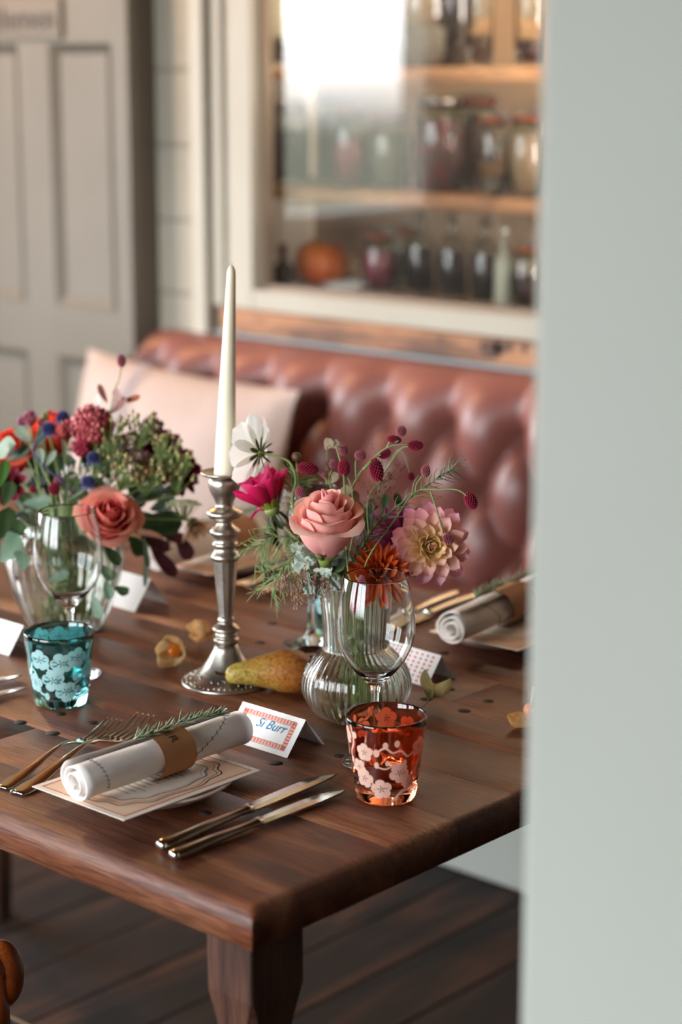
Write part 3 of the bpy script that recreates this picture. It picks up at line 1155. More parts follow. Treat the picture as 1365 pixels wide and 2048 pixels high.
def tumbler(x, y, label, gm, em, rb, rt, h, designs, rz=0.0, parts=True):
    t = root('tumbler', label, 'tumbler', T(x, y, TZ + .0004) @ Rot(rz, 'Z'), 'etched tumblers')
    th = .0026
    zb = .013
    out = [(.0005, .0012), (rb * .6, .0010), (rb * .93, .0), (rb, .002), (rb + (rt - rb) * .12, h * .12)] + [(rb + (rt - rb) * k, h * k) for k in (.3, .5, .7, .9)] + [(rt, h - .0012), (rt - .0008, h), (rt - th + .0006, h), (rt - th, h - .0012)]
    inn = [(rb + (rt - rb) * k - th, h * k) for k in (.9, .7, .5, .3)] + [(rb + (rt - rb) * (zb + .004) / h - th, zb + .004), (rb * .75, zb), (.0005, zb - .001)]
    gkey = ('tumbler', gm.name)
    if gkey not in cache:
        cache[gkey] = mesh('glass_body', *lathe(out + inn, 72), gm)
    lpart('glass_body', cache[gkey], t)
    if not parts:
        return t

    def surf(a, zz, off=.00025):
        r = rb + (rt - rb) * zz / h + off
        return Vector((r * math.cos(a), r * math.sin(a), zz))

    def wrap(P2, a0, z0, off=.00025):
        rm = rb + (rt - rb) * z0 / h
        return [surf(a0 + x / rm, min(h - .001, max(.004, z0 + z_)), off) for x, z_ in P2]

    def blossom(a0, z0, r, rot):
        n2 = 50
        P2 = []
        for k in range(n2):
            th_ = 2 * PI * k / n2
            ro = r * (.74 + .26 * abs(math.cos(2.5 * th_)) ** .6)
            ph = math.cos(5 * th_)
            ri = r * (.10 + (.26 if ph > .55 else 0.0))
            P2 += [(ro * math.cos(th_ + rot), ro * math.sin(th_ + rot)), (ri * math.cos(th_ + rot), ri * math.sin(th_ + rot))]
        v = wrap(P2, a0, z0)
        f = [(2 * k, 2 * ((k + 1) % n2), 2 * ((k + 1) % n2) + 1, 2 * k + 1) for k in range(n2)]
        g = G()
        g.add(v, f)
        c0 = [(0, 0)] + [(r * .07 * math.cos(k), r * .07 * math.sin(k)) for k in range(6)]
        g.add(wrap(c0, a0, z0), [(0, 1 + k, 1 + (k + 1) % 6) for k in range(6)])
        lpart('etched_blossom', g.mesh('etched_blossom', em, False), t)

    def branch(pts, wd, buds=()):
        P2 = [Vector((p[0], p[1], 0)) for p in pts]
        P2 = smooth_path(P2, 6)
        v2, f = ribbon(P2, wd)
        g = G()
        g.add([surf(p.x, p.y, .0003) for p in [Vector((q.x / rt, q.y, 0)) for q in v2]], f)
        for bx_, bz, br in buds:
            pts2 = [(bx_, bz)] + [(bx_ + br * math.cos(k * PI / 6), bz + br * 1.25 * math.sin(k * PI / 6)) for k in range(12)]
            g.add([surf(px_ / rt, pz, .0003) for px_, pz in pts2], [(0, 1 + k, 1 + (k + 1) % 12) for k in range(12)])
        lpart('etched_branch', g.mesh('etched_branch', em, False), t)
    bl, br_ = designs
    for a0, z0, r, rot in bl:
        blossom(R(a0), z0 * h, r, rot)
    for pts, wd, buds in br_:
        branch([(R(a) * rt, z_ * h) for a, z_ in pts], wd, [(R(a) * rt, z_ * h, r) for a, z_, r in buds])
    return t


# angles measured round the glass; ca = the side that faces the viewer
ca_r = math.degrees(math.atan2(-1.398, 1.199))
des_r = ([(ca_r - 35, .66, .0095, .3), (ca_r - 48, .46, .0085, .9), (ca_r - 38, .33, .0098, .1), (ca_r - 8, .22, .0105, .5), (ca_r + 22, .42, .0105, 1.0), (ca_r + 58, .70, .010, .2), (ca_r + 40, .30, .008, .8),
          (ca_r + 180, .80, .011, .3), (ca_r + 145, .74, .010, .8), (ca_r + 222, .72, .010, .4), (ca_r + 110, .45, .010, .1), (ca_r - 100, .60, .010, .7), (ca_r - 75, .80, .009, .2)],
         [([(ca_r - 14, .68), (ca_r - 2, .74), (ca_r + 10, .68), (ca_r + 22, .70), (ca_r + 34, .62), (ca_r + 44, .66)], .0020, [(ca_r - 15, .67, .0034), (ca_r - 1, .77, .0030), (ca_r + 16, .79, .0030), (ca_r + 30, .54, .0026)]),
          ([(ca_r - 14, .50), (ca_r, .48), (ca_r + 16, .54), (ca_r + 30, .50)], .0016, [(ca_r - 15, .52, .0028), (ca_r + 2, .55, .0024)]),
          ([(ca_r + 10, .06), (ca_r + 26, .17), (ca_r + 42, .25), (ca_r + 56, .46), (ca_r + 66, .60)], .0034, []),
          ([(ca_r - 30, .34), (ca_r - 20, .26), (ca_r - 12, .12)], .0018, []),
          ([(ca_r - 60, .95), (ca_r - 56, .75), (ca_r - 66, .60), (ca_r - 60, .44)], .0022, [(ca_r - 52, .84, .0030), (ca_r - 64, .52, .0028)]),
          ([(ca_r + 200, .95), (ca_r + 210, .82), (ca_r + 230, .78)], .002, [(ca_r + 205, .9, .003), (ca_r + 236, .86, .003)])])
tumbler(-1.199, 1.398, 'amber-red glass tumbler etched with pale blossom branches, at the front of the table', M_RED, M_ETCH_R, .0300, .0405, .0845, des_r)
ca_t = math.degrees(math.atan2(-1.377, 1.667))
des_t = ([(ca_t - 38, .70, .0125, .2), (ca_t + 2, .66, .0130, .7), (ca_t + 30, .72, .0125, .1), (ca_t - 14, .42, .0135, .5), (ca_t + 10, .26, .0125, .9), (ca_t - 55, .36, .0115, .2), (ca_t + 62, .52, .011, .4),
          (ca_t + 180, .78, .0125, .3), (ca_t + 148, .84, .012, .8), (ca_t + 215, .80, .012, .1), (ca_t + 110, .5, .012, .2), (ca_t - 100, .5, .012, .4)],
         [([(ca_t - 25, .62), (ca_t - 18, .56), (ca_t - 6, .58)], .0028, [(ca_t - 24, .64, .0034)]),
          ([(ca_t + 22, .34), (ca_t + 36, .40), (ca_t + 46, .46)], .0024, [(ca_t + 28, .45, .0036), (ca_t + 46, .50, .0036), (ca_t + 34, .28, .0036)]),
          ([(ca_t - 62, .55), (ca_t - 50, .50), (ca_t - 44, .26), (ca_t - 30, .20)], .0028, [(ca_t - 28, .19, .0036)]),
          ([(ca_t + 70, .9), (ca_t + 60, .8), (ca_t + 58, .66)], .0024, [(ca_t + 52, .86, .0032)])])
tumbler(-1.667, 1.377, 'teal glass tumbler etched with pale blossoms, at the left near the forks', M_TEAL, M_ETCH_T, .0305, .0400, .0840, des_t)
tumbler(on_z(676, 1264).x, on_z(676, 1264).y, 'teal glass tumbler standing far behind the central bouquet, half hidden', M_TEAL, M_ETCH_T, .0305, .0400, .0840, des_t, 1.0)

# ribbed vases
VX, VY = -1.381, 1.559


def vase_mesh(out, inn, ribs, amp, flags):
    n = ribs * 6
    return mesh('vase', *lathe(out + inn, n, ribs, amp, lambda i: flags[i] if i < len(out) else 0.0), M_VASE)


def spl(pts, n=5):
    P = smooth_path([Vector((r, 0, z)) for r, z in pts], n)
    return [(max(.0005, p.x), p.z) for p in P]


o1 = [(.0005, .001), (.030, .0)] + spl([(.034, .0015), (.047, .010), (.0575, .026), (.0605, .040), (.0570, .056), (.0470, .070), (.0385, .0785), (.0362, .083), (.0364, .100), (.0378, .122), (.0400, .143), (.0425, .156)], 4)
i1 = [(r - .0030, z) for r, z in reversed(o1[2:])]
i1[-1] = (.031, .0065)
i1.append((.0005, .006))
thing('ribbed_vase', vase_mesh(o1, i1, 44, .00065, [0, 0] + [1] * (len(o1) - 3) + [.4]), 'clear ribbed glass carafe vase with a round bulb and tall neck, centre of the table', 'vase', (VX, VY, TZ + .0004))
LX, LY = -1.894, 1.576
o2 = [(.0005, .001), (.040, .0)] + spl([(.044, .002), (.051, .014), (.060, .036), (.0690, .062), (.0745, .088), (.0730, .108), (.0640, .124), (.0540, .132), (.0520, .138), (.0560, .146)], 4)
i2 = [(r - .0032, z) for r, z in reversed(o2[2:])]
i2[-1] = (.041, .0075)
i2.append((.0005, .007))
thing('ribbed_vase', vase_mesh(o2, i2, 34, .0010, [0, 0] + [1] * (len(o2) - 3) + [.4]), 'wide clear fluted glass jar vase on the left, behind the wine glass', 'vase', (LX, LY, TZ + .0004))

# tea-light
t = root('tealight_holder', 'small ribbed glass tea-light holder beside the carafe vase', 'candle holder', (-1.534, 1.652, TZ + .0004))
o3 = [(.0005, .0), (.0185, 0), (.020, .002), (.0215, .026)]
i3 = [(.0200, .026), (.0186, .005), (.0005, .0045)]
lpart('glass_cup', mesh('glass_cup', *lathe(o3 + i3, 144, 24, .0005, lambda i: 1.0 if 1 < i < 4 else 0), M_VASE), t)
lpart('wax', mesh('wax', *lathe([(.0005, .005), (.0182, .005), (.0186, .017), (.0005, .0165)], 30), mat('tealight_wax', 'e8d2b8', .5, sss=.3)), t)
lpart('wick', mesh('wick', *tube([(0, 0, .0165), (.0006, 0, .021)], .0006, n=5, sub=1), mat('wick', '2a2420', .9)), t)

# ------------------------------------------------------------------ candlestick and candle
M_PEWTER = mat('worn_pewter', 'c2b9ae', .26, metal=1.0, c2='857a70', nscale=38, lo=.35, hi=.75, bump=.12, bscale=160, rough2=.45)
KX, KY = -1.582, 1.557
a_, b_ = .0001515, .0001576
ck = [(350, 1792), (352, 1783), (346, 1774), (325, 1768), (300, 1762), (262, 1742), (225, 1715), (190, 1680), (160, 1640), (135, 1600), (112, 1560), (96, 1528), (86, 1500), (84, 1490), (98, 1480), (101, 1466), (97, 1455), (80, 1450), (78, 1438), (88, 1430), (86, 1420), (72, 1412), (96, 1400), (111, 1386), (104, 1372), (78, 1352), (60, 1338), (56, 1330), (66, 1322), (67, 1308), (58, 1300), (57, 1288), (66, 1180), (78, 1060), (88, 950), (98, 862), (104, 852), (116, 840), (117, 830), (104, 812), (88, 790), (82, 772), (84, 760), (98, 752), (101, 740), (96, 728), (86, 722), (88, 706), (86, 692), (104, 672), (119, 650), (117, 638), (96, 618), (72, 600), (58, 585), (60, 566), (86, 552), (118, 538), (138, 518), (141, 504), (132, 490), (104, 476), (76, 462), (66, 446), (68, 430), (84, 396), (106, 352), (120, 312), (122, 284), (114, 256), (100, 242), (104, 236), (140, 232), (172, 222), (180, 206), (174, 200), (150, 206), (110, 216), (88, 218)]
prof = [(r * a_, (1792 - y) * b_) for r, y in ck]
prof = [(.0005, 0)] + prof + [(.0125, prof[-1][1]), (.0122, prof[-1][1] - .012), (.0005, prof[-1][1] - .012)]
t = root('candlestick', 'tall tarnished pewter candlestick with a knopped tapering stem', 'candlestick', (KX, KY, TZ + .0003))
zs_foot, zs_knop, zs_dish = (1792 - 1500) * b_, (1792 - 852) * b_, (1792 - 242) * b_
k1 = max(i for i, p in enumerate(prof[:20]) if p[1] <= zs_foot + 1e-6)
k2 = [i for i, p in enumerate(prof) if abs(p[1] - zs_knop) < 1e-6][0]
k3 = [i for i, p in enumerate(prof) if abs(p[1] - zs_dish) < 1e-6][0]
lpart('foot', mesh('foot', *lathe(prof[:k1 + 1], 64), M_PEWTER), t)
# faceted tapering shaft
lpart('knop', mesh('knop', *lathe(prof[k1:k1 + 20], 48), M_PEWTER), t)
ia = k1 + 19
v, f = lathe(prof[ia - 1:k2 + 1], 12)
lpart('shaft', mesh('shaft', v, f, M_PEWTER, False), t)
lpart('stem_rings', mesh('stem_rings', *lathe(prof[k2 - 1:k3 + 1], 48), M_PEWTER), t)
lpart('drip_pan', mesh('drip_pan', *lathe(prof[k3:], 56), M_PEWTER), t)
# beaded ornament on the foot
g = G()
random.seed(3)
for k in range(46):
    a = 2 * PI * k / 46
    r_ = .0470 + .0012 * math.sin(k * 2.1)
    g.add(*ball(.0019, 6, 4, T(r_ * math.cos(a), r_ * math.sin(a), .0038 + .0006 * math.sin(k))))
for k in range(60):
    a = random.random() * 6.28
    r_ = random.uniform(.033, .044)
    zz = .0040 + max(0, (.0475 - r_)) * .55
    g.add(*ball(random.uniform(.001, .0018), 5, 4, T(r_ * math.cos(a), r_ * math.sin(a), zz)))
lpart('chased_ornament', g.mesh('chased_ornament', M_PEWTER), t, stuff=True)
zc = TZ + prof[k3 + 9][1]
cdl = root('candle', 'unlit ivory taper candle standing in the pewter candlestick', 'candle', T(KX, KY, TZ + (1792 - 218) * b_ - .0112) @ Rot(R(2.6), Vector((-RT.y, RT.x, 0))))
Hc = .249
pc = [(.0005, 0), (.0118, 0)] + [(.0122 - .0072 * (k / 12) ** 1.15, .004 + (Hc - .012) * k / 12) for k in range(13)] + [(.0042, Hc - .004), (.0024, Hc), (.0005, Hc + .0004)]
lpart('wax', mesh('wax', *lathe(pc, 32), mat('ivory_wax', 'f2ead2', .42, sss=.35)), cdl)
lpart('wick', mesh('wick', *tube([(0, 0, Hc), (.0005, 0, Hc + .004)], .0007, .0005, 5, 1), mat('white_wick', 'e6e0d0', .9)), cdl)

# ------------------------------------------------------------------ pears
M_PEAR = mat('russet_pear', 'b89878', .45, attr=True, c2='ffffff', nscale=260, lo=.3, hi=.6, bump=.05, bscale=300)
pp = [(.0005, 0), (.004, .0006), (.008, .0035), (.0115, .010), (.0135, .020), (.0160, .034), (.0205, .050), (.0245, .064), (.0262, .076), (.0250, .088), (.0200, .0975), (.0120, .1025), (.0060, .1015), (.0030, .0995), (.0005, .099)]


def pear(base, direction, label, sc=1.0):
    d = Vector(direction).normalized()
    d = (d + Vector((0, 0, -.05))).normalized()
    t = root('pear', label, 'pear', T(base) @ axes(d, ZU) @ S(sc))
    v, f = lathe(spl(pp, 3), 36)
    v = [(x + .004 * math.sin(z_ * 30) + .0010 * noise.noise(Vector((x * 40, y * 40, z_ * 40))), y, z_) for x, y, z_ in v]
    pc2 = [mixc(lin('b09a48'), mixc(lin('a8702e'), lin('8c4a1e'), (z_ - .05) / .05), max(0, min(1, (z_ - .012) / .045 + .5 * noise.noise(Vector((x * 60, y * 60, z_ * 60)))))) for x, y, z_ in v]
    lpart('flesh', mesh('flesh', v, f, M_PEAR, True, pc2), t)
    lpart('stalk', mesh('stalk', *tube([(0, 0, .002), (.001, .001, -.006), (.004, .003, -.013)], .0016, .0020, 6), mat('pear_stalk', '4a3018', .8)), t)
    lpart('blossom_end', mesh('blossom_end', *lathe([(.0005, .0985), (.0032, .0995), (.0044, .1028), (.0026, .1022), (.0005, .1010)], 10), mat('pear_eye', '2e1c10', .9)), t)


pear((-1.553, 1.526, TZ + .0215), (.058, .078, 0), 'russet pear lying on its side at the foot of the candlestick')
pear((-2.145, 1.515, TZ + .0225), (.09, .05, 0), 'russet pear at the left edge, beside the fluted vase')

# ------------------------------------------------------------------ cape gooseberries in papery husks
M_HUSK = mat('papery_husk', 'd9a860', .6, c2='e6cfa2', nscale=70, transl=.4, bump=.5, bscale=220)
M_HUSKG = mat('green_papery_husk', 'a8a468', .6, c2='c8bf8c', nscale=60, transl=.4, bump=.5, bscale=220)
M_GOOSE = mat('orange_berry', 'd8761c', .2, sss=.2)


def husk_lobe(Ln, Wd, cup, curl):
    v, f = [], []
    nu_, nv_ = 6, 9
    for j in range(nv_ + 1):
        t_ = j / nv_
        wd = Wd * (math.sin(PI * min(1, t_ * .9 + .04)) ** .7) * (1 - t_ ** 4 * .85) + .0008
        for i in range(nu_ + 1):
            u = -1 + 2 * i / nu_
            r_ = cup * math.sin(PI * t_ * .75) + curl * t_ * t_
            vein = .0007 * abs(math.sin(u * PI)) + .0012 * noise.noise(Vector((u * 3, t_ * 5, Ln * 999)))
            v.append((u * wd, r_ + vein - .25 * wd * u * u, Ln * t_))
    for j in range(nv_):
        for i in range(nu_):
            a = j * (nu_ + 1) + i
            f.append((a, a + 1, a + nu_ + 2, a + nu_ + 1))
    return v, f


def physalis(loc, axis, label, sc=1.0, curl=.004, hm=None, n=5, stem=True):
    hm = hm or M_HUSK
    t = root('cape_gooseberry', label, 'physalis', T(loc) @ axes(axis) @ S(sc), 'cape gooseberries scattered on the table')
    for k in range(n):
        v, f = husk_lobe(.028 + jit(.003), .0115, .0135, curl + jit(.004))
        lpart('husk', mesh('husk', v, f, hm), t, Rot(2 * PI * k / n + jit(.2), 'Z'))
    lpart('berry', mesh('berry', *ball(.0078, 16, 10, T(0, 0, .0098)), M_GOOSE), t)
    if stem:
        lpart('stalk', mesh('stalk', *tube([(0, 0, .001), (.002, 0, -.008), (.006, .002, -.014)], .0009, n=5), hm), t)


random.seed(21)
physalis(on_z(352, 1330) + Vector((-.006, .008, .0165)), TOCAM * .9 + RT * -.25 + ZU * .12, 'open papery cape gooseberry left of the candlestick, nearer the tumbler', 1.05, .009)
physalis(on_z(425, 1288) + Vector((0, 0, .0165)), RT * -.8 + TOCAM * .35 + ZU * .1, 'pale papery cape gooseberry tucked behind the candlestick', .98, .004)
physalis(on_z(836, 1432) + Vector((0, .02, .016)), ZU * .5 + RT * .25 + TOCAM * -.2, 'greenish papery cape gooseberry behind the red tumbler', 1.0, .010, M_HUSKG, 4)
# the opened one by the partition: husk peeled back from a standing berry
t = root('cape_gooseberry', 'cape gooseberry with its husk peeled back, beside the partition', 'physalis', on_z(1062, 1455) + Vector((0, 0, .0004)), 'cape gooseberries scattered on the table')
b0 = on_z(1062, 1455)
part('berry', mesh('berry', *ball(.0085, 18, 12), M_GOOSE), t, T(b0 + Vector((0, 0, .0195))))
for dx_, ln, cv in ((-1, .030, .006), (.9, .028, .006), (.15, .026, .004)):
    v, f = husk_lobe(ln, .0095, .004, cv)
    dirv = (RT * dx_ + ZU * .62 + TOCAM * .1).normalized()
    part('husk', mesh('husk', v, f, M_HUSK), t, T(b0 + Vector((0, 0, .003)) + RT * dx_ * .002) @ axes(dirv, TOCAM.cross(dirv)))
part('stalk', mesh('stalk', *tube([b0 + Vector((0, 0, .027)), b0 + Vector((0, 0, .036)) + RT * .002, b0 + Vector((0, 0, .046)) + RT * .003], .0009, .0022, 6), mat('pale_stalk', 'd8cfc0', .7)), t)

# ------------------------------------------------------------------ cutlery
M_SILVER = mat('polished_cutlery', 'c9c4ba', .14, metal=1.0, c2='b3aca2', nscale=30)


def fork_meshes():
    if 'fork' in cache:
        return cache['fork']
    st = [(0, .0015, .0075), (.004, .0016, .0100), (.012, .0020, .0108), (.03, .0035, .0095), (.06, .0085, .0060), (.09, .0140, .0040), (.105, .0155, .0036), (.118, .0140, .0042), (.128, .0100, .0075), (.136, .0072, .0105), (.142, .0060, .0115), (.148, .0056, .0117)]
    v, f = [], []
    for y, z_, hw in st:
        th = .0013 if y > .12 else .0016
        for k in range(10):
            a = 2 * PI * k / 10
            v.append((hw * math.cos(a), y, z_ + th * math.sin(a) * (1.0) + .12 * hw * math.cos(a) ** 2 * (1 if y > .12 else -.4)))
    n = len(st)
    for i in range(n - 1):
        for k in range(10):
            f.append((i * 10 + k, i * 10 + (k + 1) % 10, (i + 1) * 10 + (k + 1) % 10, (i + 1) * 10 + k))
    f.append(tuple(reversed(range(10))))
    f.append(tuple(range((n - 1) * 10, n * 10)))
    f = [tuple(reversed(q)) for q in f]
    h = mesh('handle', v, f, M_SILVER)
    P = [(0, .146, .0058), (0, .160, .0062), (0, .175, .0085), (0, .188, .0120), (0, .198, .0158)]
    tv, tf = tube(P, .00165, .0008, 8, 3)
    tine = mesh('tine', tv, tf, M_SILVER)
    cache['fork'] = (h, tine)
    return cache['fork']


def fork(x, y, rz, label, tilt=0.0, lift=0.0, sc=1.0, group='forks of the place settings'):
    h, tine = fork_meshes()
    t = root('fork', label, 'fork', T(x, y, TZ + .0006 + lift) @ Rot(rz, 'Z') @ Rot(tilt, 'X') @ S(sc), group)
    lpart('handle', h, t)
    for k in (-1.5, -.5, .5, 1.5):
        lpart('tine', tine, t, T(k * .0062, 0, 0) @ S(1.25, 1, 1))


def knife(x, y, rz, label, sc=1.0, group='knives of the place settings'):
    if 'knife' not in cache:
        # rounded handle
        st = [(0, .0030), (.002, .0062), (.008, .0080), (.02, .0083), (.05, .0072), (.085, .0056), (.105, .0050), (.112, .0060), (.118, .0064)]
        v, f = [], []
        for y_, hw in st:
            for k in range(12):
                a = 2 * PI * k / 12
                v.append((hw * math.cos(a), y_, .0056 + min(.0050, hw * .72) * math.sin(a)))
        for i in range(len(st) - 1):
            for k in range(12):
                f.append((i * 12 + k, (i + 1) * 12 + k, (i + 1) * 12 + (k + 1) % 12, i * 12 + (k + 1) % 12))
        f.append(tuple(range(12)))
        f.append(tuple(reversed(range((len(st) - 1) * 12, len(st) * 12))))
        h = mesh('handle', v, f, M_SILVER)
        sb = [(.116, -.0070, .0070), (.120, -.0105, .0080), (.15, -.0115, .0085), (.19, -.0115, .0085), (.213, -.0102, .0080), (.228, -.0062, .0068), (.236, .0003, .0046), (.2385, .0032, .0036)]
        v, f = [], []
        for y_, xl, xr in sb:
            v += [(xl, y_, .0042), ((xl + xr) * .5 + .002, y_, .0062), (xr, y_, .0060), (xr, y_, .0044), ((xl + xr) * .5, y_, .0034)]
        for i in range(len(sb) - 1):
            for k in range(5):
                f.append((i * 5 + k, (i + 1) * 5 + k, (i + 1) * 5 + (k + 1) % 5, i * 5 + (k + 1) % 5))
        f.append(tuple(range(5)))
        f.append(tuple(reversed(range((len(sb) - 1) * 5, len(sb) * 5))))
        b_m = mesh('blade', v, f, M_SILVER, False)
        cache['knife'] = (h, b_m)
    h, b_m = cache['knife']
    t = root('knife', label, 'knife', T(x, y, TZ + .0006) @ Rot(rz, 'Z') @ S(sc), group)
    lpart('handle', h, t)
    lpart('blade', b_m, t)


fork(-1.4960, 1.155, math.atan2(.045, .190), 'silver fork nearer the table edge on the left, of the front pair', sc=.99)
fork(-1.4720, 1.155, math.atan2(.052, .225), 'silver fork next to the napkin, longer of the front pair', sc=1.14)
knife(-1.2590, 1.149, math.atan2(.012, .253), 'silver knife nearer the plate, of the front pair', 1.06)
knife(-1.2350, 1.142, math.atan2(-.001, .232), 'silver knife at the outside, of the front pair', .975)
knife(-1.7750, 1.165, math.atan2(-.005, .24), 'silver knife reaching in at the left edge, farther one behind the teal tumbler', .99)
knife(-1.7340, 1.145, math.atan2(-.005, .24), 'silver knife reaching in at the left edge, nearer the forks', .97)
knife(-1.6230, 2.038, PI + .15, 'silver knife of the far right setting, farther from its napkin', .98)
knife(-1.5930, 2.045, PI + .08, 'silver knife of the far right setting, nearer its napkin', 1.0)
fork(-1.8840, 2.035, PI + .10, 'silver fork beside the far napkin behind the candlestick, left one', sc=1.0)
fork(-1.8480, 2.035, PI + .16, 'silver fork beside the far napkin behind the candlestick, right one', sc=1.02)

# ------------------------------------------------------------------ place settings
M_CHINA = mat('blush_stoneware', 'd9c2b4', .35, c2='ceb5a6', nscale=12)
M_CARD = mat('cream_card', 'f2e3d2', .7, transl=.05)
M_PEACH = mat('peach_print', 'ecc6a6', .7)
M_ORANGE = mat('orange_print', 'd5714c', .7)
M_INK = mat('black_print', '33302e', .7)
M_GREYINK = mat('grey_print', '8a8480', .7)
M_NAPKIN = mat('white_linen', 'f0e9e2', .85, c2='e7ddd5', nscale=20, bump=.25, bscale=900)
M_KRAFT = mat('kraft_paper', 'b07c50', .7, c2='a67046', nscale=30, bump=.1, bscale=400)
M_STITCH = mat('black_stitch', '2b2626', .8)
M_ROSEM = mat('rosemary_green', '5a6e4a', .5, c2='8a9a78', nscale=60)
M_TWIG = mat('rosemary_twig', '7a6848', .7)


def plate(x, y, r, label):
    pr_ = [(.0005, .0008), (r * .55, .0), (r * .60, .001), (r * .78, .0035), (r * .97, .0135), (r, .0152), (r * .985, .0168), (r * .95, .0160), (r * .80, .0072), (r * .72, .0050), (.0005, .0046)]
    return thing('plate', mesh('plate', *lathe(pr_, 72), M_CHINA), label, 'plate', (x, y, TZ + .0004), 'plates of the place settings')


def menu(x, y, z_, wx, wy, rz, label, tilt=0.0):
    t = root('menu_card', label, 'card', T(x, y, z_) @ Rot(rz, 'Z') @ Rot(tilt, 'X'), 'menu cards on the plates')
    lpart('card', bbox_mesh('card', -wx / 2, wx / 2, -wy / 2, wy / 2, 0, .0006, M_CARD, 0), t)
    k = .0075
    zt = .0008

    def rect(ax, ay, z2):
        return [(-ax, -ay, z2), (ax, -ay, z2), (ax, ay, z2), (-ax, ay, z2), (-ax, -ay, z2)]
    g = G()
    ax, ay = wx / 2 - k, wy / 2 - k
    for p, q in (((-ax, -ay), (ax, -ay)), ((ax, -ay), (ax, ay)), ((ax, ay), (-ax, ay)), ((-ax, ay), (-ax, -ay))):
        d = Vector((q[0] - p[0], q[1] - p[1], 0)).normalized() * .0008
        g.add(*ribbon([Vector((p[0], p[1], zt)) - d, Vector((q[0], q[1], zt)) + d], .0017))
    lpart('printed_border', g.mesh('printed_border', M_ORANGE, False), t)

    def oval(sx, sy, wob, n=160, kk=11, ph=0.0):
        return [(sx * (1 + wob * math.sin(kk * a + ph)) * math.copysign(abs(math.cos(a)) ** .72, math.cos(a)), sy * (1 + wob * math.sin(kk * a + ph)) * math.copysign(abs(math.sin(a)) ** .72, math.sin(a))) for a in [2 * PI * i / n for i in range(n)]]
    lpart('printed_field', mesh('printed_field', rect(ax - .0022, ay - .0022, zt)[:4], [(0, 1, 2, 3)], M_PEACH, False), t)
    op2 = oval(ax * .72, ay * .72, .03, ph=1.0)
    lpart('printed_panel', mesh('printed_panel', [(0, 0, zt + .0001)] + [(p[0], p[1], zt + .0001) for p in op2], [(0, 1 + i, 1 + (i + 1) % len(op2)) for i in range(len(op2))], M_CARD, False), t)
    for sc, wb, mm_, wd, ph in ((.90, .035, M_INK, .0013, 0), (.84, .035, M_INK, .0006, 0), (.73, .03, M_GREYINK, .0020, 1.0), (.67, .03, M_GREYINK, .0005, 1.0)):
        p2 = oval(ax * sc, ay * sc, wb, ph=ph)
        p2.append(p2[0])
        lpart('printed_line', mesh('printed_line', *ribbon([(p[0], p[1], zt + .0002) for p in p2], wd), mm_, False), t)
    g = G()
    for i in range(12):
        yy = -ay * .5 + ay * 1.0 * i / 11
        hw = ax * random.uniform(.2, .46)
        g.add(*ribbon([(-hw, yy, zt + .0003), (hw, yy, zt + .0003)], .0012))
    lpart('printed_text_lines', g.mesh('printed_text_lines', M_GREYINK, False), t)
    return t


def rosemary(P, label, n=60, L=.022, group='rosemary sprigs under the napkin bands', lift=.55, updir=None):
    P = smooth_path(P, 6)
    t = root('rosemary_sprig', label, 'herb sprig', P[0], group)
    part('twig', mesh('twig', *tube(P, .0009, .0006, 6, 1), M_TWIG), t)
    g = G()
    for k in range(n):
        q = (k + .5) / n * (len(P) - 1)
        i = min(int(q), len(P) - 2)
        p = P[i].lerp(P[i + 1], q - i)
        d = (P[i + 1] - P[i]).normalized()
        s = d.orthogonal().normalized()
        s = Matrix.Rotation(k * 2.4, 3, d) @ s
        if s.z < -.1:
            s.z *= -.4
        nd = (d * .9 + s * .75 + Vector((0, 0, .16 * lift))).normalized()
        ln = L * random.uniform(.6, 1.1)
        e = p + nd * ln + s * ln * .12
        m_ = p + nd * ln * .5 + s * ln * .08
        g.add(*tube([p, m_, e], .0011, .0004, 4, 2))
    part('needles', g.mesh('needles', M_ROSEM), t, stuff=True)


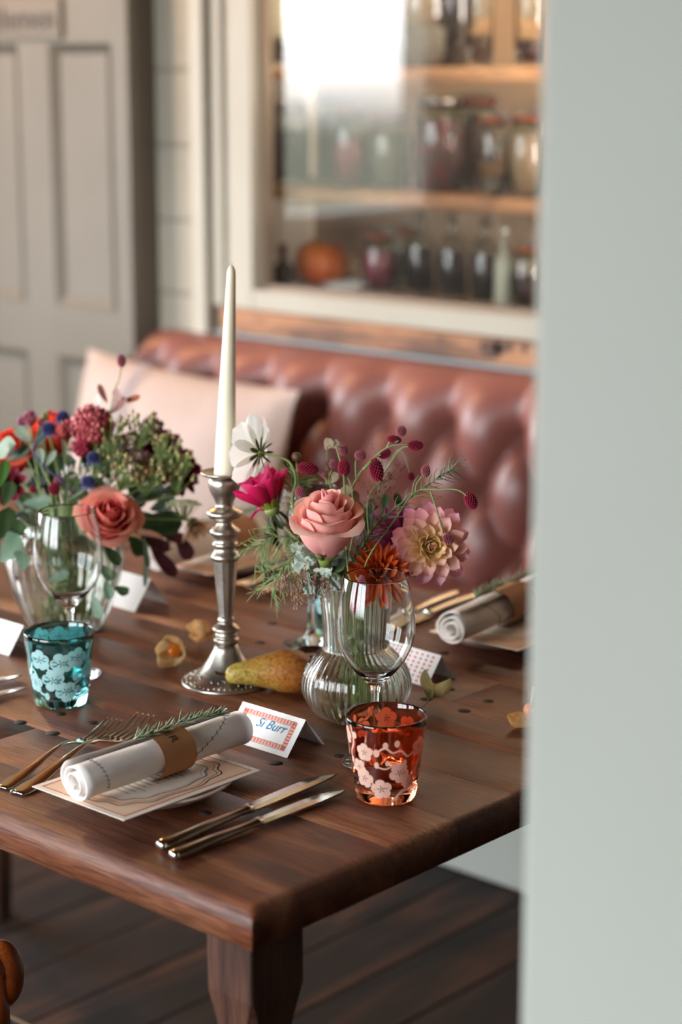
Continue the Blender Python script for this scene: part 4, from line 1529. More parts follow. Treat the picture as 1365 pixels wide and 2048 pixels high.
def napkin(x0, y0, x1, y1, z_, rx, rz_, label, letters=None, flip=1, band=(.40, .60), wob=.0008, rot0=2.2, group='rolled napkins'):
    """a napkin rolled up: a spiral of cloth from (x0, y0) to (x1, y1), with a kraft band"""
    A, B = Vector((x0, y0, z_)), Vector((x1, y1, z_))
    Ln = (B - A).length
    d = (B - A).normalized()
    Mx = T(A) @ Matrix(((d.y, d.x, 0, 0), (-d.x, d.y, 0, 0), (0, 0, 1, 0), (0, 0, 0, 1)))
    t = root('rolled_napkin', label, 'napkin', Mx, group)
    turns, ns, nl = 2.6, 90, 26
    th = .0013

    def cs(q, off, yy):
        a = rot0 + flip * 2 * PI * turns * q
        k = 1 - .74 * q
        wv = 1 + .05 * noise.noise(Vector((math.cos(a) * 1.3, math.sin(a) * 1.3 + q * 3, yy * 22))) + .03 * noise.noise(Vector((math.cos(a) * 3 + yy * 30, math.sin(a) * 3, yy * 45)))
        return Vector(((rx * k * wv + off) * math.cos(a), yy, (rz_ * k * wv + off) * math.sin(a)))
    v, f = [], []
    for j in range(nl + 1):
        yy = Ln * j / nl
        for side in (0, 1):
            for i in range(ns + 1):
                q = i / ns
                p = cs(q, -th * side, yy)
                e = min(1, j / 2, (nl - j) / 2)
                p.y += (-.006 * q + .002 * math.sin(q * 17)) * (1 - e) * (1 if j < nl / 2 else -1)
                v.append(p)
    w_ = ns + 1
    for j in range(nl):
        for i in range(ns):
            a = j * 2 * w_ + i
            b = a + 2 * w_
            f.append((a, b, b + 1, a + 1))
            a2, b2 = a + w_, b + w_
            f.append((a2, a2 + 1, b2 + 1, b2))
        for i in (0, ns):
            a = j * 2 * w_ + i
            f.append((a, a + w_, a + 3 * w_, a + 2 * w_))
    for j in (0, nl):
        for i in range(ns):
            a = j * 2 * w_ + i
            f.append((a, a + 1, a + w_ + 1, a + w_))
    lpart('cloth', mesh('cloth', v, f, M_NAPKIN), t)
    # loose corner lying under the roll
    bz = .0008
    v, f = [], []
    nn = 48
    y0b, y1b = Ln * band[0], Ln * band[1]
    for yy in (y0b, (y0b + y1b) / 2, y1b):
        for k in range(nn):
            a = 2 * PI * k / nn
            wv = 1.045
            v.append(((rx * wv + bz) * math.cos(a), yy, (rz_ * wv + bz) * math.sin(a)))
    for j in range(2):
        for k in range(nn):
            f.append((j * nn + k, j * nn + (k + 1) % nn, (j + 1) * nn + (k + 1) % nn, (j + 1) * nn + k))
    bd = lpart('paper_band', mesh('paper_band', v, f, M_KRAFT), t)
    if letters:
        me = text_mesh(letters, .0135, M_INK, depth=0)
        for vert in me.vertices:
            s_ = vert.co.x
            a = R(112) - s_ / ((rx + rz_) / 2)
            wv = 1.045
            o_ = .0014
            vert.co = Vector(((rx * wv + o_) * math.cos(a), (y0b + y1b) / 2 - .0055 + vert.co.y, (rz_ * wv + o_) * math.sin(a)))
        lpart('lettering', me, bd)

    def stitch(pts):
        P_ = []
        for a, yy in pts:
            kk = 1.065
            P_.append(Vector((rx * kk * math.cos(R(a)), yy * Ln, rz_ * kk * math.sin(R(a)))))
        P_ = smooth_path(P_, 8)
        g = G()
        g.add(*tube(P_, .00032, n=4, sub=1))
        for k in range(2, len(P_) - 1, 3):
            dd = (P_[k + 1] - P_[k - 1]).normalized()
            nrm = Vector((P_[k].x / rx, 0, P_[k].z / rz_)).normalized()
            s_ = dd.cross(nrm) * .0022
            g.add(*tube([P_[k] - s_ + dd * .0012, P_[k] + s_ - dd * .0004], .00032, n=4, sub=1))
        lpart('stitching', g.mesh('stitching', M_STITCH), t)
    return t, stitch, Mx, Ln


random.seed(11)
# front setting
plate(-1.386, 1.255, .086, 'blush stoneware side plate under the front menu card')
menu(-1.3745, 1.2415, TZ + .0178, .134, .182, 0, 'cream and peach menu card with a wavy border on the front plate')
zn = TZ + .0178 + .0010 + .0222
t, st, Mx, Ln = napkin(-1.372, 1.148, -1.372, 1.364, zn, .0245, .0212, 'white linen napkin rolled in a kraft band on the front plate', 'HIER', band=(.42, .62))
st([(78, .035), (60, .06), (35, .075), (5, .085), (-15, .085)])
st([(85, .90), (60, .86), (35, .78), (10, .68), (-10, .60)])
rosemary([Mx @ Vector((.001, Ln * .34, .0235)), Mx @ Vector((.002, Ln * .45, .0235)), Mx @ Vector((.003, Ln * .64, .0255)), Mx @ Vector((.006, Ln * .74, .0250)), Mx @ Vector((.009, Ln * .84, .0238))], 'rosemary sprig tucked in the front napkin band', 80, .015)
# far right setting
plate(-1.452, 1.920, .086, 'blush stoneware plate under the far right menu card')
menu(-1.437, 1.925, TZ + .0178, .134, .182, R(2), 'peach menu card under the far right napkin')
t, st, Mx, Ln = napkin(-1.436, 1.795, -1.470, 2.030, TZ + .0410, .0245, .0212, 'white linen napkin rolled in a kraft band, far right by the partition', band=(.46, .72), rot0=1.2)
st([(70, .22), (40, .26), (5, .30), (-20, .30)])
rosemary([Mx @ Vector((-.006, Ln * .26, .0240)), Mx @ Vector((-.005, Ln * .5, .0265)), Mx @ Vector((0, Ln * .8, .0265)), Mx @ Vector((.002, Ln * .94, .0262))], 'rosemary sprig tucked in the far right napkin band', 80, .018)
# far setting behind the candlestick
plate(-1.975, 1.935, .086, 'blush stoneware plate behind the candlestick, under its menu card')
menu(-1.968, 1.935, TZ + .0178, .134, .182, R(-1), 'peach menu card behind the candlestick, under its napkin')
t, st, Mx, Ln = napkin(-1.965, 1.800, -1.995, 2.035, TZ + .0410, .0245, .0212, 'white linen napkin rolled in a kraft band, behind the candlestick', band=(.62, .86), rot0=1.6)
rosemary([Mx @ Vector((-.006, Ln * .30, .0240)), Mx @ Vector((-.005, Ln * .5, .0255)), Mx @ Vector((0, Ln * .8, .0265)), Mx @ Vector((.002, Ln * .98, .0262))], 'rosemary sprig tucked in the napkin band behind the candlestick', 80, .018)

# ------------------------------------------------------------------ folded place cards
M_WCARD = mat('white_card', 'f4f0ec', .7, transl=.06)
M_PINKP = mat('pink_print', 'eeb4a6', .7)
M_REDP = mat('coral_print', 'd8644c', .7)
M_BLUEINK = mat('blue_ink', '3f86b4', .7)


def place_card(fl, fr, br, h, label, name=None, pattern=False):
    """tent card: front foot from fl to fr (left, right), back foot passing through br; ridge above the middle"""
    fl, fr, br = Vector(fl).to_3d(), Vector(fr).to_3d(), Vector(br).to_3d()
    for q in (fl, fr, br):
        q.z = TZ + .0004
    ex = (fr - fl).normalized()
    Ln = (fr - fl).length
    ey = Vector((-ex.y, ex.x, 0))
    dep = (br - fr).dot(ey)
    t = root('place_card', label, 'place card', fl, 'folded place cards')
    O = fl

    def P(s, q, dz=0.0):
        """s along the ridge, q 0 = front foot .. 1 = ridge .. 2 = back foot"""
        yv = dep * q / 2
        zz = h * (q if q <= 1 else 2 - q)
        nrm = (Vector((0, 0, 1)) * (dep / 2) - ey * h).normalized() if q <= 1 else (Vector((0, 0, 1)) * (dep / 2) + ey * h).normalized()
        return O + ex * (s * Ln) + ey * yv + Vector((0, 0, zz)) + nrm * dz
    v = []
    for q in (0, 1, 2):
        for s in (0, 1):
            v.append(P(s, q))
    th = .0005
    v += [P(0, 0, -th), P(1, 0, -th), P(0, 1) - Vector((0, 0, th * 1.5)), P(1, 1) - Vector((0, 0, th * 1.5)), P(0, 2, -th), P(1, 2, -th)]
    f = [(0, 1, 3, 2), (2, 3, 5, 4), (7, 6, 8, 9), (9, 8, 10, 11), (0, 6, 7, 1), (4, 5, 11, 10), (1, 7, 9, 3), (3, 9, 11, 5), (2, 8, 6, 0), (4, 10, 8, 2)]
    part('card', mesh('card', v, f, M_WCARD, False), t)
    slant = math.hypot(dep / 2, h)

    def quad(g, s0, s1, q0, q1, dz=.0003):
        g.add([P(s0, q0, dz), P(s1, q0, dz), P(s1, q1, dz), P(s0, q1, dz)], [(0, 1, 2, 3)])
    if name:
        ga, gb, gl = G(), G(), G()
        m_ = .09
        nx_, ny_2 = 17, 9
        bw = .055
        bh = bw * Ln / slant
        for k in range(nx_):
            s0 = m_ + (1 - 2 * m_) * k / nx_
            s1 = m_ + (1 - 2 * m_) * (k + .55) / nx_
            s2 = m_ + (1 - 2 * m_) * (k + 1) / nx_
            for q in (m_ * 1.5, 1 - m_ * 1.5 - bh):
                quad(ga, s0, s2, q, q + bh)
                quad(gb, s0, s1 - .012, q + bh * .15, q + bh * (.95 if k % 2 else 1.12), .0004)
                quad(gl, s0, s2, q + bh * 1.0, q + bh * 1.08, .0005)
                quad(gl, s0, s2, q - bh * .08, q, .0005)
        for k in range(ny_2):
            q0 = m_ * 1.5 + (1 - 3 * m_) * k / ny_2
            q1 = m_ * 1.5 + (1 - 3 * m_) * (k + .5) / ny_2
            q2 = m_ * 1.5 + (1 - 3 * m_) * (k + 1) / ny_2
            for s in (m_, 1 - m_ - bw):
                quad(ga, s, s + bw, q0, q2)
                quad(gb, s + .004, s + bw * 1.05, q0, q1, .0004)
                quad(gl, s - .006, s, q0, q2, .0005)
        cdp = part('printed_border', ga.mesh('printed_border', M_PINKP, False), t)
        part('printed_scallop', gb.mesh('printed_scallop', M_REDP, False), cdp)
        part('printed_outline', gl.mesh('printed_outline', mat('fine_outline', '9a7a74', .7), False), cdp)
        me = text_mesh(name, .0150, M_BLUEINK, shear=.35, depth=0)
        for vert in me.vertices:
            vert.co = P(.34 + vert.co.x / Ln, .52 + vert.co.y / slant, .0004)
        part('handwriting', me, t)
    if pattern:
        g = G()
        for r_ in range(7):
            for c_ in range(9):
                s0 = .06 + .9 * c_ / 9
                q0 = .05 + .92 * r_ / 7
                pts = [(0, .3), (.5, 0), (1, .35), (.75, .8), (.4, 1), (.1, .7)]
                g.add([P(s0 + a * .05, q0 + b * .085, .0003) for a, b in pts], [tuple(range(6))])
        part('printed_pattern', g.mesh('printed_pattern', pattern, False), t)
    return t


place_card((-1.4400, 1.412), (-1.347, 1.412), (-1.353, 1.470), .0345, 'white place card with a coral scalloped border and blue handwriting, by the front napkin', 'Si Burr')
place_card((-1.4800, 1.702), (-1.393, 1.696), (-1.390, 1.745), .0330, 'white place card printed with coral flecks, right of the carafe vase', pattern=M_REDP)
place_card((-1.9750, 1.692), (-1.887, 1.688), (-1.897, 1.747), .0400, 'white place card printed with pale flecks, behind the fluted vase', pattern=mat('pale_print', 'e0cfc8', .7))
place_card((-1.9400, 1.451), (-1.854, 1.451), (-1.846, 1.500), .0330, 'white place card at the left edge, behind the teal tumbler', pattern=mat('faint_pink_print', 'e9cfc8', .7))

# ------------------------------------------------------------------ flowers
GS = 'flowers and foliage of the central bouquet'
GL = 'flowers and foliage of the left bouquet'
M_PETAL = mat('petals', 'ffffff', .55, attr=True, transl=.28, spec=.3)
M_PETALW = mat('white_petals', 'ffffff', .6, attr=True, transl=.5, spec=.2)
M_PETALG = mat('petals_velvet', 'ffffff', .7, attr=True, transl=.15, spec=.2)
M_STEM = mat('green_stem', '7d9050', .5, c2='667a42', nscale=40)
M_STEMR = mat('ruddy_stem', '7a6a3e', .5)
M_SEPAL = mat('green_sepal', '55682e', .5, c2='7d8a44', nscale=50)
M_LEAFD = mat('dark_leaf', '2c3f24', .42, c2='3e5430', nscale=25, transl=.15)
M_EUC = mat('eucalyptus_leaf', '647c66', .55, c2='50694f', nscale=25, transl=.15)
M_EUCP = mat('pale_eucalyptus_leaf', 'a9b8a4', .55, c2='96a890', nscale=25, transl=.15)
M_MAROON = mat('maroon_leaf', '3c1a20', .45, c2='54262c', nscale=25, transl=.12)
M_SILVERLEAF = mat('silver_leaf', 'b4c0b0', .75, c2='98a898', nscale=40, transl=.1)
VC = Vector((VX, VY, TZ))
LC = Vector((LX, LY, TZ))


def petal_geo(L, W, cup=.25, bend=0.0, tip=.5, nu=6, nv=8, wave=0.0, c0=(1, 1, 1), c1=(1, 1, 1), cmid=None, base=.25, fold=0.0, seed=0.0, streak=None):
    """petal from the origin along +Y, face up +Z; bend > 0 curls the end up"""
    v, f, c = [], [], []
    for j in range(nv + 1):
        t = j / nv
        wd = W * (base + (1 - base) * math.sin(PI * min(1.0, t * .5 + .0) * 1.0) ** .8) * (max(0.0, 1 - t ** (2.0 + 6 * tip)) ** (.35 + .45 * (1 - tip)))
        wd = max(wd, .00015)
        ang = bend * t
        yy = L * (math.sin(ang) / bend if abs(bend) > 1e-3 else t) if abs(bend) > 1e-3 else L * t
        zz = L * ((1 - math.cos(ang)) / bend) if abs(bend) > 1e-3 else 0.0
        for i in range(nu + 1):
            u = -1 + 2 * i / nu
            z2 = zz + cup * wd * (u * u) + fold * wd * abs(u) + wave * wd * math.sin(u * 5 + t * 7 + seed)
            v.append((u * wd, yy, z2))
            cc = mixc(c0, c1, t) if cmid is None else (mixc(c0, cmid, t * 2) if t < .5 else mixc(cmid, c1, t * 2 - 1))
            if streak is not None:
                cc = mixc(cc, streak, .5 * max(0, 1 - abs(abs(u) - .33) / .17))
            c.append(cc)
    for j in range(nv):
        for i in range(nu):
            a = j * (nu + 1) + i
            f.append((a, a + 1, a + nu + 2, a + nu + 1))
    return v, f, c


def pmesh(name, geo, m):
    return mesh(name, geo[0], geo[1], m, True, geo[2])


def stem_to(p, vase, r=.0016, m=None, mid=None, neck=None):
    """stem from a flower down through the vase neck into the water"""
    if vase == 'c':
        neck = neck or VC + Vector((jit(.018), jit(.018), .15))
        b = VC + Vector((jit(.028), jit(.028), .012))
        w2 = VC + Vector(((neck.x - VC.x) * .5 + jit(.008), (neck.y - VC.y) * .5 + jit(.008), .085))
    else:
        neck = neck or LC + Vector((jit(.030), jit(.030), .138))
        b = LC + Vector((jit(.036), jit(.036), .014))
        w2 = LC + Vector(((neck.x - LC.x) * .6 + jit(.012), (neck.y - LC.y) * .6 + jit(.012), .08))
    pts = [p] + ([mid] if mid is not None else []) + [neck, w2, b]
    return tube(pts, r, r * 1.15, 7, 5)


def flower_root(name, label, cat, p, group):
    return root(name, label, cat, p, group)


# -- roses ----------------------------------------------------------------
def rose_petal(rm, h, wang, flare, tipup, seed, cb, ct, cedge, bulge=1.0, curl=0.0, point=.05):
    nu, nv = 12, 12
    v, f, c = [], [], []
    for j in range(nv + 1):
        t = j / nv
        for i in range(nu + 1):
            u = -1 + 2 * i / nu
            top = 1 - .22 * abs(u) ** 4 + point * max(0, 1 - abs(u) * 1.5)
            tt = t * top
            r = rm * (math.sin(min(1, tt * 1.15) * PI / 2) ** .62) * bulge
            r += flare * rm * max(0, tt - .55) ** 1.5 * 3.3
            lip = max(0, tt - .86) / .14
            r += curl * lip * lip
            zz = h * tt - curl * .8 * lip * lip + .0012 * noise.noise(Vector((u * 2 + seed, t * 2, seed)))
            r += .0016 * noise.noise(Vector((u * 1.7 + seed * 3, t * 1.7, seed + 5)))
            a = u * wang * (.55 + .45 * min(1, tt * 1.6))
            r += .0020 * u * (1 if seed % 2 > 1 else -1)
            # side edges of a broad outer petal turn outwards
            r += curl * .6 * abs(u) ** 4 * tt
            v.append((r * math.cos(a), r * math.sin(a), zz))
            e = max(lip, abs(u) ** 5 * tt)
            c.append(mixc(mixc(cb, ct, tt), cedge, e * .8))
    for j in range(nv):
        for i in range(nu):
            a = j * (nu + 1) + i
            f.append((a, a + 1, a + nu + 2, a + nu + 1))
    return v, f, c


def rose(name, label, p, axis, sc, cols, group, vase, seed=1.0, spin=0.0, opened=1.0, mid=None):
    random.seed(int(seed * 97))
    cb, ct, cedge, cin = [lin(x) for x in cols]
    t = flower_root(name, label, 'rose', p, group)
    Mf = T(p) @ axes(axis) @ Rot(spin, 'Z') @ S(sc[0], sc[0], sc[1])
    rings = [(2, .0042, .0600, 1.9, -.10, .000, 0), (3, .0078, .0600, 1.35, -.12, .0006, .5), (3, .0122, .0590, 1.25, -.06, .0010, .2), (4, .0175, .0570, 1.10, -.02, .0020, .9),
             (4, .0230, .0535, 1.05, .02, .0030, .4), (4, .0285, .0490, 1.08, .05 * opened, .0042, .1), (4, .0320, .0430, 1.05, .09 * opened, .0060, .6)]
    for k, (n, rm, h, wang, fl, cu, off) in enumerate(rings):
        for i in range(n):
            sd = seed + k * 3.3 + i * 1.7
            cbk = mixc(cin, cb, k / 6)
            ctk = mixc(cin, ct, .25 + k / 6)
            g = rose_petal(rm * random.uniform(.95, 1.05), h * random.uniform(.96, 1.04), wang, fl, 0, sd, cbk, ctk, cedge if k > 2 else ctk, curl=cu)
            part('petal', pmesh('petal', g, M_PETAL), t, Mf @ Rot(2 * PI * (i + off) / n + jit(.15), 'Z'))
    part('receptacle', mesh('receptacle', *lathe([(.0005, -.010), (.006, -.009), (.0085, -.003), (.010, .003), (.0005, .006)], 14), M_SEPAL), t, Mf)
    for i in range(5):
        sp = part('sepal', mesh('sepal', *petal_geo(.017, .0050, .3, .7, .2, 4, 6)[:2], M_SEPAL), t, Mf @ Rot(2 * PI * i / 5 + .3, 'Z') @ T(0, .0075, -.002) @ Rot(R(28), 'X'))
    part('stem', mesh('stem', *stem_to(Mf @ Vector((0, 0, -.008)), vase, .0024, mid=mid), M_STEM), t)
    return t


rose('rose', 'large salmon-pink rose in the middle of the central bouquet', at(652, 1112, 2.10), ZU * .94 + TOCAM * .30 + RT * .04, (.98, 1.28),
     ('f4a2a2', 'fac2b8', 'fbcab4', 'f39a9a'), GS, 'c', 1.3, .5, 1.0)
rose('rose', 'coral rose leaning out at the front of the left bouquet', at(203, 1066, 2.45), TOCAM * .66 + ZU * .58 + RT * .28, (.94, 1.22),
     ('f48682', 'f7a294', 'f8ae94', 'ec5c5e'), GL, 'l', 4.7, 2.0, 1.15, mid=at(200, 1090, 2.50))
for px, py, dz, sd, ax_ in ((28, 945, 2.56, 7.1, (.4, .9)), (108, 915, 2.60, 9.4, (.1, 1.0))):
    rose('rose', 'vivid red-orange rose at the left edge behind the eucalyptus' if px < 60 else 'red-orange rose behind the thistles of the left bouquet', at(px, py, dz), TOCAM * ax_[0] + ZU * ax_[1], (.82, 1.0),
         ('d8341c', 'ee5236', 'f4745c', 'c81e12'), GL, 'l', sd, sd, 1.3)


# -- dahlias, chrysanthemums ------------------------------------------------
def composite(name, label, cat, p, axis, R_out, layers, group, vase, m=M_PETAL, heart=None, seed=3, stem_m=None, mid=None, back=True, spin=0.0, sr=.002):
    """layers: (count, length, width, elevation deg, start radius, z, bend, cup, fold, c0, cmid, c1)"""
    random.seed(seed)
    t = flower_root(name, label, cat, p, group)
    Mf = T(p) @ axes(axis) @ Rot(spin, 'Z')
    off = 0.0
    for k, (n, L, W, elv, r0, z0, bend, cup, fold, c0, cm, c1) in enumerate(layers):
        ms = [pmesh('petal', petal_geo(L * q, W, cup, bend, .35, 4, 7, .06, lin(c0), lin(c1), lin(cm), .3, fold, k + q * 9, ), m) for q in (.92, 1.0, 1.07)]
        for i in range(n):
            a = 2 * PI * (i + off) / n + jit(.08)
            part('petal', random.choice(ms), t, Mf @ Rot(a, 'Z') @ T(0, r0, z0 + jit(.001)) @ Rot(R(elv + jit(7)), 'X') @ Rot(jit(.25), 'Y'))
        off += .5 if k % 2 == 0 else .27
    if heart:
        g = G()
        hr, hc = heart
        for i in range(60):
            rr_ = hr * math.sqrt(i / 60)
            a = i * 2.39996
            g.add(*ball(hr * .14, 5, 4, T(rr_ * math.cos(a), rr_ * math.sin(a), .004 + .35 * (hr - rr_)) @ S(1, 1, 1.8)))
        part('heart', g.mesh('heart', hc), t, Mf)
    if back:
        part('calyx', mesh('calyx', *lathe([(.0005, -.012), (.004, -.011), (.0085, -.005), (.0095, -.001), (.0005, .002)], 14), M_SEPAL), t, Mf)
    part('stem', mesh('stem', *stem_to(Mf @ Vector((0, 0, -.010)), vase, sr, mid=mid), stem_m or M_STEM), t)
    return t, Mf


Y_, PK, PP = 'f3dca0', 'efb0ae', 'd98fb4'
composite('dahlia', 'large pink and buttery-yellow dahlia at the right of the central bouquet', 'dahlia', at(860, 1092, 2.13), TOCAM * .93 + RT * .06 + ZU * .20, .046, [
    (11, .036, .0108, -14, .010, -.004, .35, .55, 0, 'f5d4be', 'f3bcc0', 'e49abe'),
    (12, .036, .0105, 4, .009, -.001, .35, .60, 0, 'f7dcb4', 'f6c2ba', 'ecaabf'),
    (12, .033, .0100, 20, .008, .001, .40, .65, 0, 'f8e0a4', 'f8d2b6', 'f3b6b8'),
    (11, .029, .0090, 36, .007, .003, .50, .70, 0, 'f6e2a0', 'f9deb0', 'f5c2b8'),
    (10, .023, .0075, 50, .0055, .005, .70, .75, 0, 'f4e094', 'f9e4a8', 'f7ccb8'),
    (8, .017, .0055, 62, .004, .006, .8, .8, 0, 'ecd688', 'f7de9c', 'f5d0b0'),
    (7, .013, .0040, 74, .0025, .007, .8, .9, 0, 'dcbc64', 'ecd08a', 'dca48e')], GS, 'c', heart=(.003, mat('dahlia_heart', '9a5a2c', .7)), seed=5, mid=at(800, 1130, 2.17))
OR = ('7a1a0a', 'a82c0e', 'c85c1c')
composite('chrysanthemum', 'rust-orange chrysanthemum low in the central bouquet, behind the wine glass', 'chrysanthemum', at(757, 1152, 2.115), TOCAM * .84 + ZU * .52, .034, [
    (22, .033, .0040, 2, .005, 0, .25, .6, 0, OR[0], OR[1], 'c2501a'),
    (22, .030, .0038, 18, .005, .001, .3, .6, 0, OR[0], OR[1], OR[2]),
    (20, .026, .0035, 34, .004, .002, .4, .7, 0, OR[0], OR[1], OR[2]),
    (18, .021, .0032, 50, .003, .003, .6, .7, 0, OR[0], 'a82a0c', 'cc6a22'),
    (14, .016, .0028, 64, .002, .003, .8, .8, 0, '701408', '962008', 'b84816')], GS, 'c', seed=8)
# a plum-dark bloom behind the dahlia
composite('chrysanthemum', 'plum-purple bloom peeping out behind the pink dahlia', 'chrysanthemum', at(815, 1082, 2.19), TOCAM * .8 + RT * .1 + ZU * .3, .03, [
    (14, .040, .0075, -8, .006, -.002, .3, .5, 0, '5a1838', '8a2c58', 'a04878'),
    (12, .032, .0070, 12, .006, .001, .3, .5, 0, '4a1430', '7a2450', '98406e')], GS, 'c', seed=12)
# magenta dahlia seen from the side
MG = ('8c0c2c', 'd01252', 'e02a70')
t, Mf = composite('dahlia', 'magenta dahlia seen from the side at the left of the central bouquet', 'dahlia', at(543, 1014, 2.20), ZU * .84 + RT * -.40 + TOCAM * .06, .04, [
    (9, .047, .0115, 44, .006, .000, .25, .55, 0, MG[0], MG[1], MG[2]),
    (8, .044, .0110, 58, .005, .001, .15, .6, 0, MG[0], 'd8185c', 'ea5a94'),
    (6, .036, .0090, 72, .003, .002, .1, .7, 0, MG[0], MG[1], MG[2])], GS, 'c', seed=15, mid=at(600, 1085, 2.19), stem_m=M_STEMR, spin=.2)
for a, l_ in ((1.6, .034), (2.3, .030)):
    part('petal', pmesh('petal', petal_geo(l_, .0075, .5, -1.1, .35, 4, 7, .05, lin(MG[0]), lin(MG[2]), lin(MG[1])), M_PETAL), t, Mf @ Rot(a, 'Z') @ T(0, .006, 0) @ Rot(R(12), 'X'))
for i in range(9):
    part('sepal', mesh('sepal', *petal_geo(.017, .0045, .3, .2, .3, 4, 5)[:2], mat('lime_sepal', '9a9a3c', .5, c2='6a7a2c', nscale=60)), t, Mf @ Rot(2 * PI * i / 9, 'Z') @ T(0, .0055, -.003) @ Rot(R(50), 'X'))
for i in range(6):
    part('bract', mesh('bract', *petal_geo(.020, .0042, .35, -.8, .4, 4, 6)[:2], M_LEAFD), t, Mf @ Rot(2 * PI * i / 6 + .3, 'Z') @ T(0, .0045, -.008) @ Rot(R(-50), 'X'))
# white cosmos seen from behind
random.seed(31)
pc_ = at(517, 905, 2.20)
cax = (RT * -.80 + TOCAM * -.42 + ZU * .12).normalized()
t = flower_root('cosmos', 'white cosmos turned away, beside the candle', 'cosmos', pc_, GS)
Mf = T(pc_) @ axes(cax)
wc = (lin('e6e4d4'), lin('f4f2ea'), lin('faf9f4'))
for i in range(8):
    g = petal_geo(.041, .0180, -.10, .35, .80, 8, 9, .07, wc[0], wc[2], wc[1], .22, 0, i * 1.9)
    part('petal', pmesh('petal', g, M_PETALW), t, Mf @ Rot(2 * PI * i / 8 + jit(.1), 'Z') @ T(0, .004, jit(.001)) @ Rot(R(14 + jit(6)), 'X'))
for i in range(8):
    part('sepal', mesh('sepal', *petal_geo(.016, .0034, .3, .3, .2, 4, 5)[:2], M_SEPAL), t, Mf @ Rot(2 * PI * (i + .5) / 8, 'Z') @ T(0, .003, -.0025) @ Rot(R(8), 'X'))
    part('bract', mesh('bract', *petal_geo(.015, .0018, .3, -.5, .2, 3, 5)[:2], M_LEAFD), t, Mf @ Rot(2 * PI * i / 8, 'Z') @ T(0, .003, -.0045) @ Rot(R(-12), 'X'))
part('calyx', mesh('calyx', *lathe([(.0005, -.008), (.003, -.0075), (.0055, -.004), (.005, 0), (.0005, .001)], 12), M_SEPAL), t, Mf)
part('stem', mesh('stem', *tube([Mf @ Vector((0, 0, -.006)), at(552, 912, 2.19), at(580, 925, 2.19), at(592, 960, 2.19), at(586, 1010, 2.19), at(620, 1100, 2.19), VC + Vector((-.012, -.004, .15)), VC + Vector((-.004, 0, .08)), VC + Vector((.01, .005, .012))], .0014, .0020, 7, 6), M_STEM), t)


# -- burnet: bottle-brush heads on wiry branching stems -------------------------
def burnet_head_geo(pale):
    g = G()
    n = 120
    for i in range(n):
        zz = 1 - 2 * (i + .5) / n
        rr_ = math.sqrt(1 - zz * zz)
        a = i * 2.39996
        d = Vector((rr_ * math.cos(a), rr_ * math.sin(a), zz))
        M_ = T(d * .82) @ axes(d) @ S(.13, .13, .22)
        v, f = ball(1, 5, 4)
        tone = .7 + .5 * random.random()
        dk, lt = (lin('8a2040'), lin('cc8088')) if pale else (lin('7c0f28'), lin('b43a54'))
        cc = [mixc(tuple(x * tone for x in dk), lt, max(0, p[2])) for p in v]
        g.add(v, f, M_, cc)
    v, f = ball(.84, 10, 8)
    g.add(v, f, None, lin('4a0a1c'))
    return g.mesh('flower_head', M_PETALG)


random.seed(41)
BH = [burnet_head_geo(False), burnet_head_geo(True)]


def burnet(label, lines, heads, depth, group, vase=None, r=.0009):
    """lines: pixel polylines of the stems; heads: (x, y, length px, width px, tilt deg, pale)"""
    base = at(lines[0][0][0], lines[0][0][1], depth)
    t = root('burnet', label, 'burnet', base, group)
    for k, ln in enumerate(lines):
        P = [at(x, y, depth + .012 * math.sin(i * .9 + k * 1.7)) for i, (x, y) in enumerate(ln)]
        if k == 0 and vase:
            P = ([VC + Vector((jit(.02), jit(.02), .014)), VC + Vector((jit(.01), jit(.01), .08)), VC + Vector((jit(.014), jit(.014), .15))] if vase == 'c' else [LC + Vector((jit(.03), jit(.03), .014)), LC + Vector((jit(.02), jit(.02), .14))]) + P
        part('stem' if k == 0 else 'branch', mesh('stem', *tube(P, r * 1.25, r * .8, 6, 5), M_STEM), t)
    for (x, y, l_, w_, tilt, pale) in heads:
        s_ = depth / F_PX
        d = RT * math.cos(R(tilt)) - ZU * math.sin(R(tilt)) * 1.0 + TOCAM * jit(.3)
        part('flower_head', BH[pale], t, T(at(x, y, depth + jit(.012))) @ axes(d) @ S(w_ * s_ / 2, w_ * s_ / 2, l_ * s_ / 2))


burnet('tallest burnet spray rising to the right above the salmon rose', [
    [(712, 1040), (705, 985), (718, 950), (745, 918), (780, 893), (817, 889)],
    [(774, 897), (783, 880), (796, 870)], [(790, 885), (798, 882)], [(713, 955), (712, 925), (717, 917)], [(706, 978), (696, 955)],
    [(755, 912), (762, 910)], [(727, 940), (741, 926), (748, 925)]],
    [(803, 862, 22, 21, 80, 1), (789, 879, 30, 17, 10, 0), (831, 891, 32, 21, 0, 0), (721, 911, 24, 21, 15, 1), (688, 936, 38, 25, 85, 0), (770, 908, 27, 19, -30, 0), (753, 940, 50, 29, 78, 0)], 2.15, GS, 'c')
burnet('burnet spray arching left above the salmon rose', [
    [(690, 1060), (675, 1000), (658, 965), (636, 945)], [(665, 980), (658, 960), (664, 940)], [(690, 1010), (688, 950), (676, 905), (674, 893), (684, 895)], [(655, 968), (650, 955)]],
    [(616, 937, 46, 25, 12, 0), (667, 928, 18, 17, 80, 1), (686, 901, 21, 20, 60, 1), (650, 951, 14, 12, 50, 1)], 2.17, GS, 'c')
burnet('burnet spray reaching right over the pink dahlia', [
    [(735, 1120), (790, 1040), (830, 985), (880, 979), (915, 980), (934, 992)], [(832, 983), (834, 968), (845, 952)], [(862, 984), (874, 1020), (888, 1068)]],
    [(942, 1002, 38, 25, 62, 0), (852, 942, 26, 19, 85, 1), (897, 1078, 26, 22, 60, 1)], 2.09, GS, 'c')
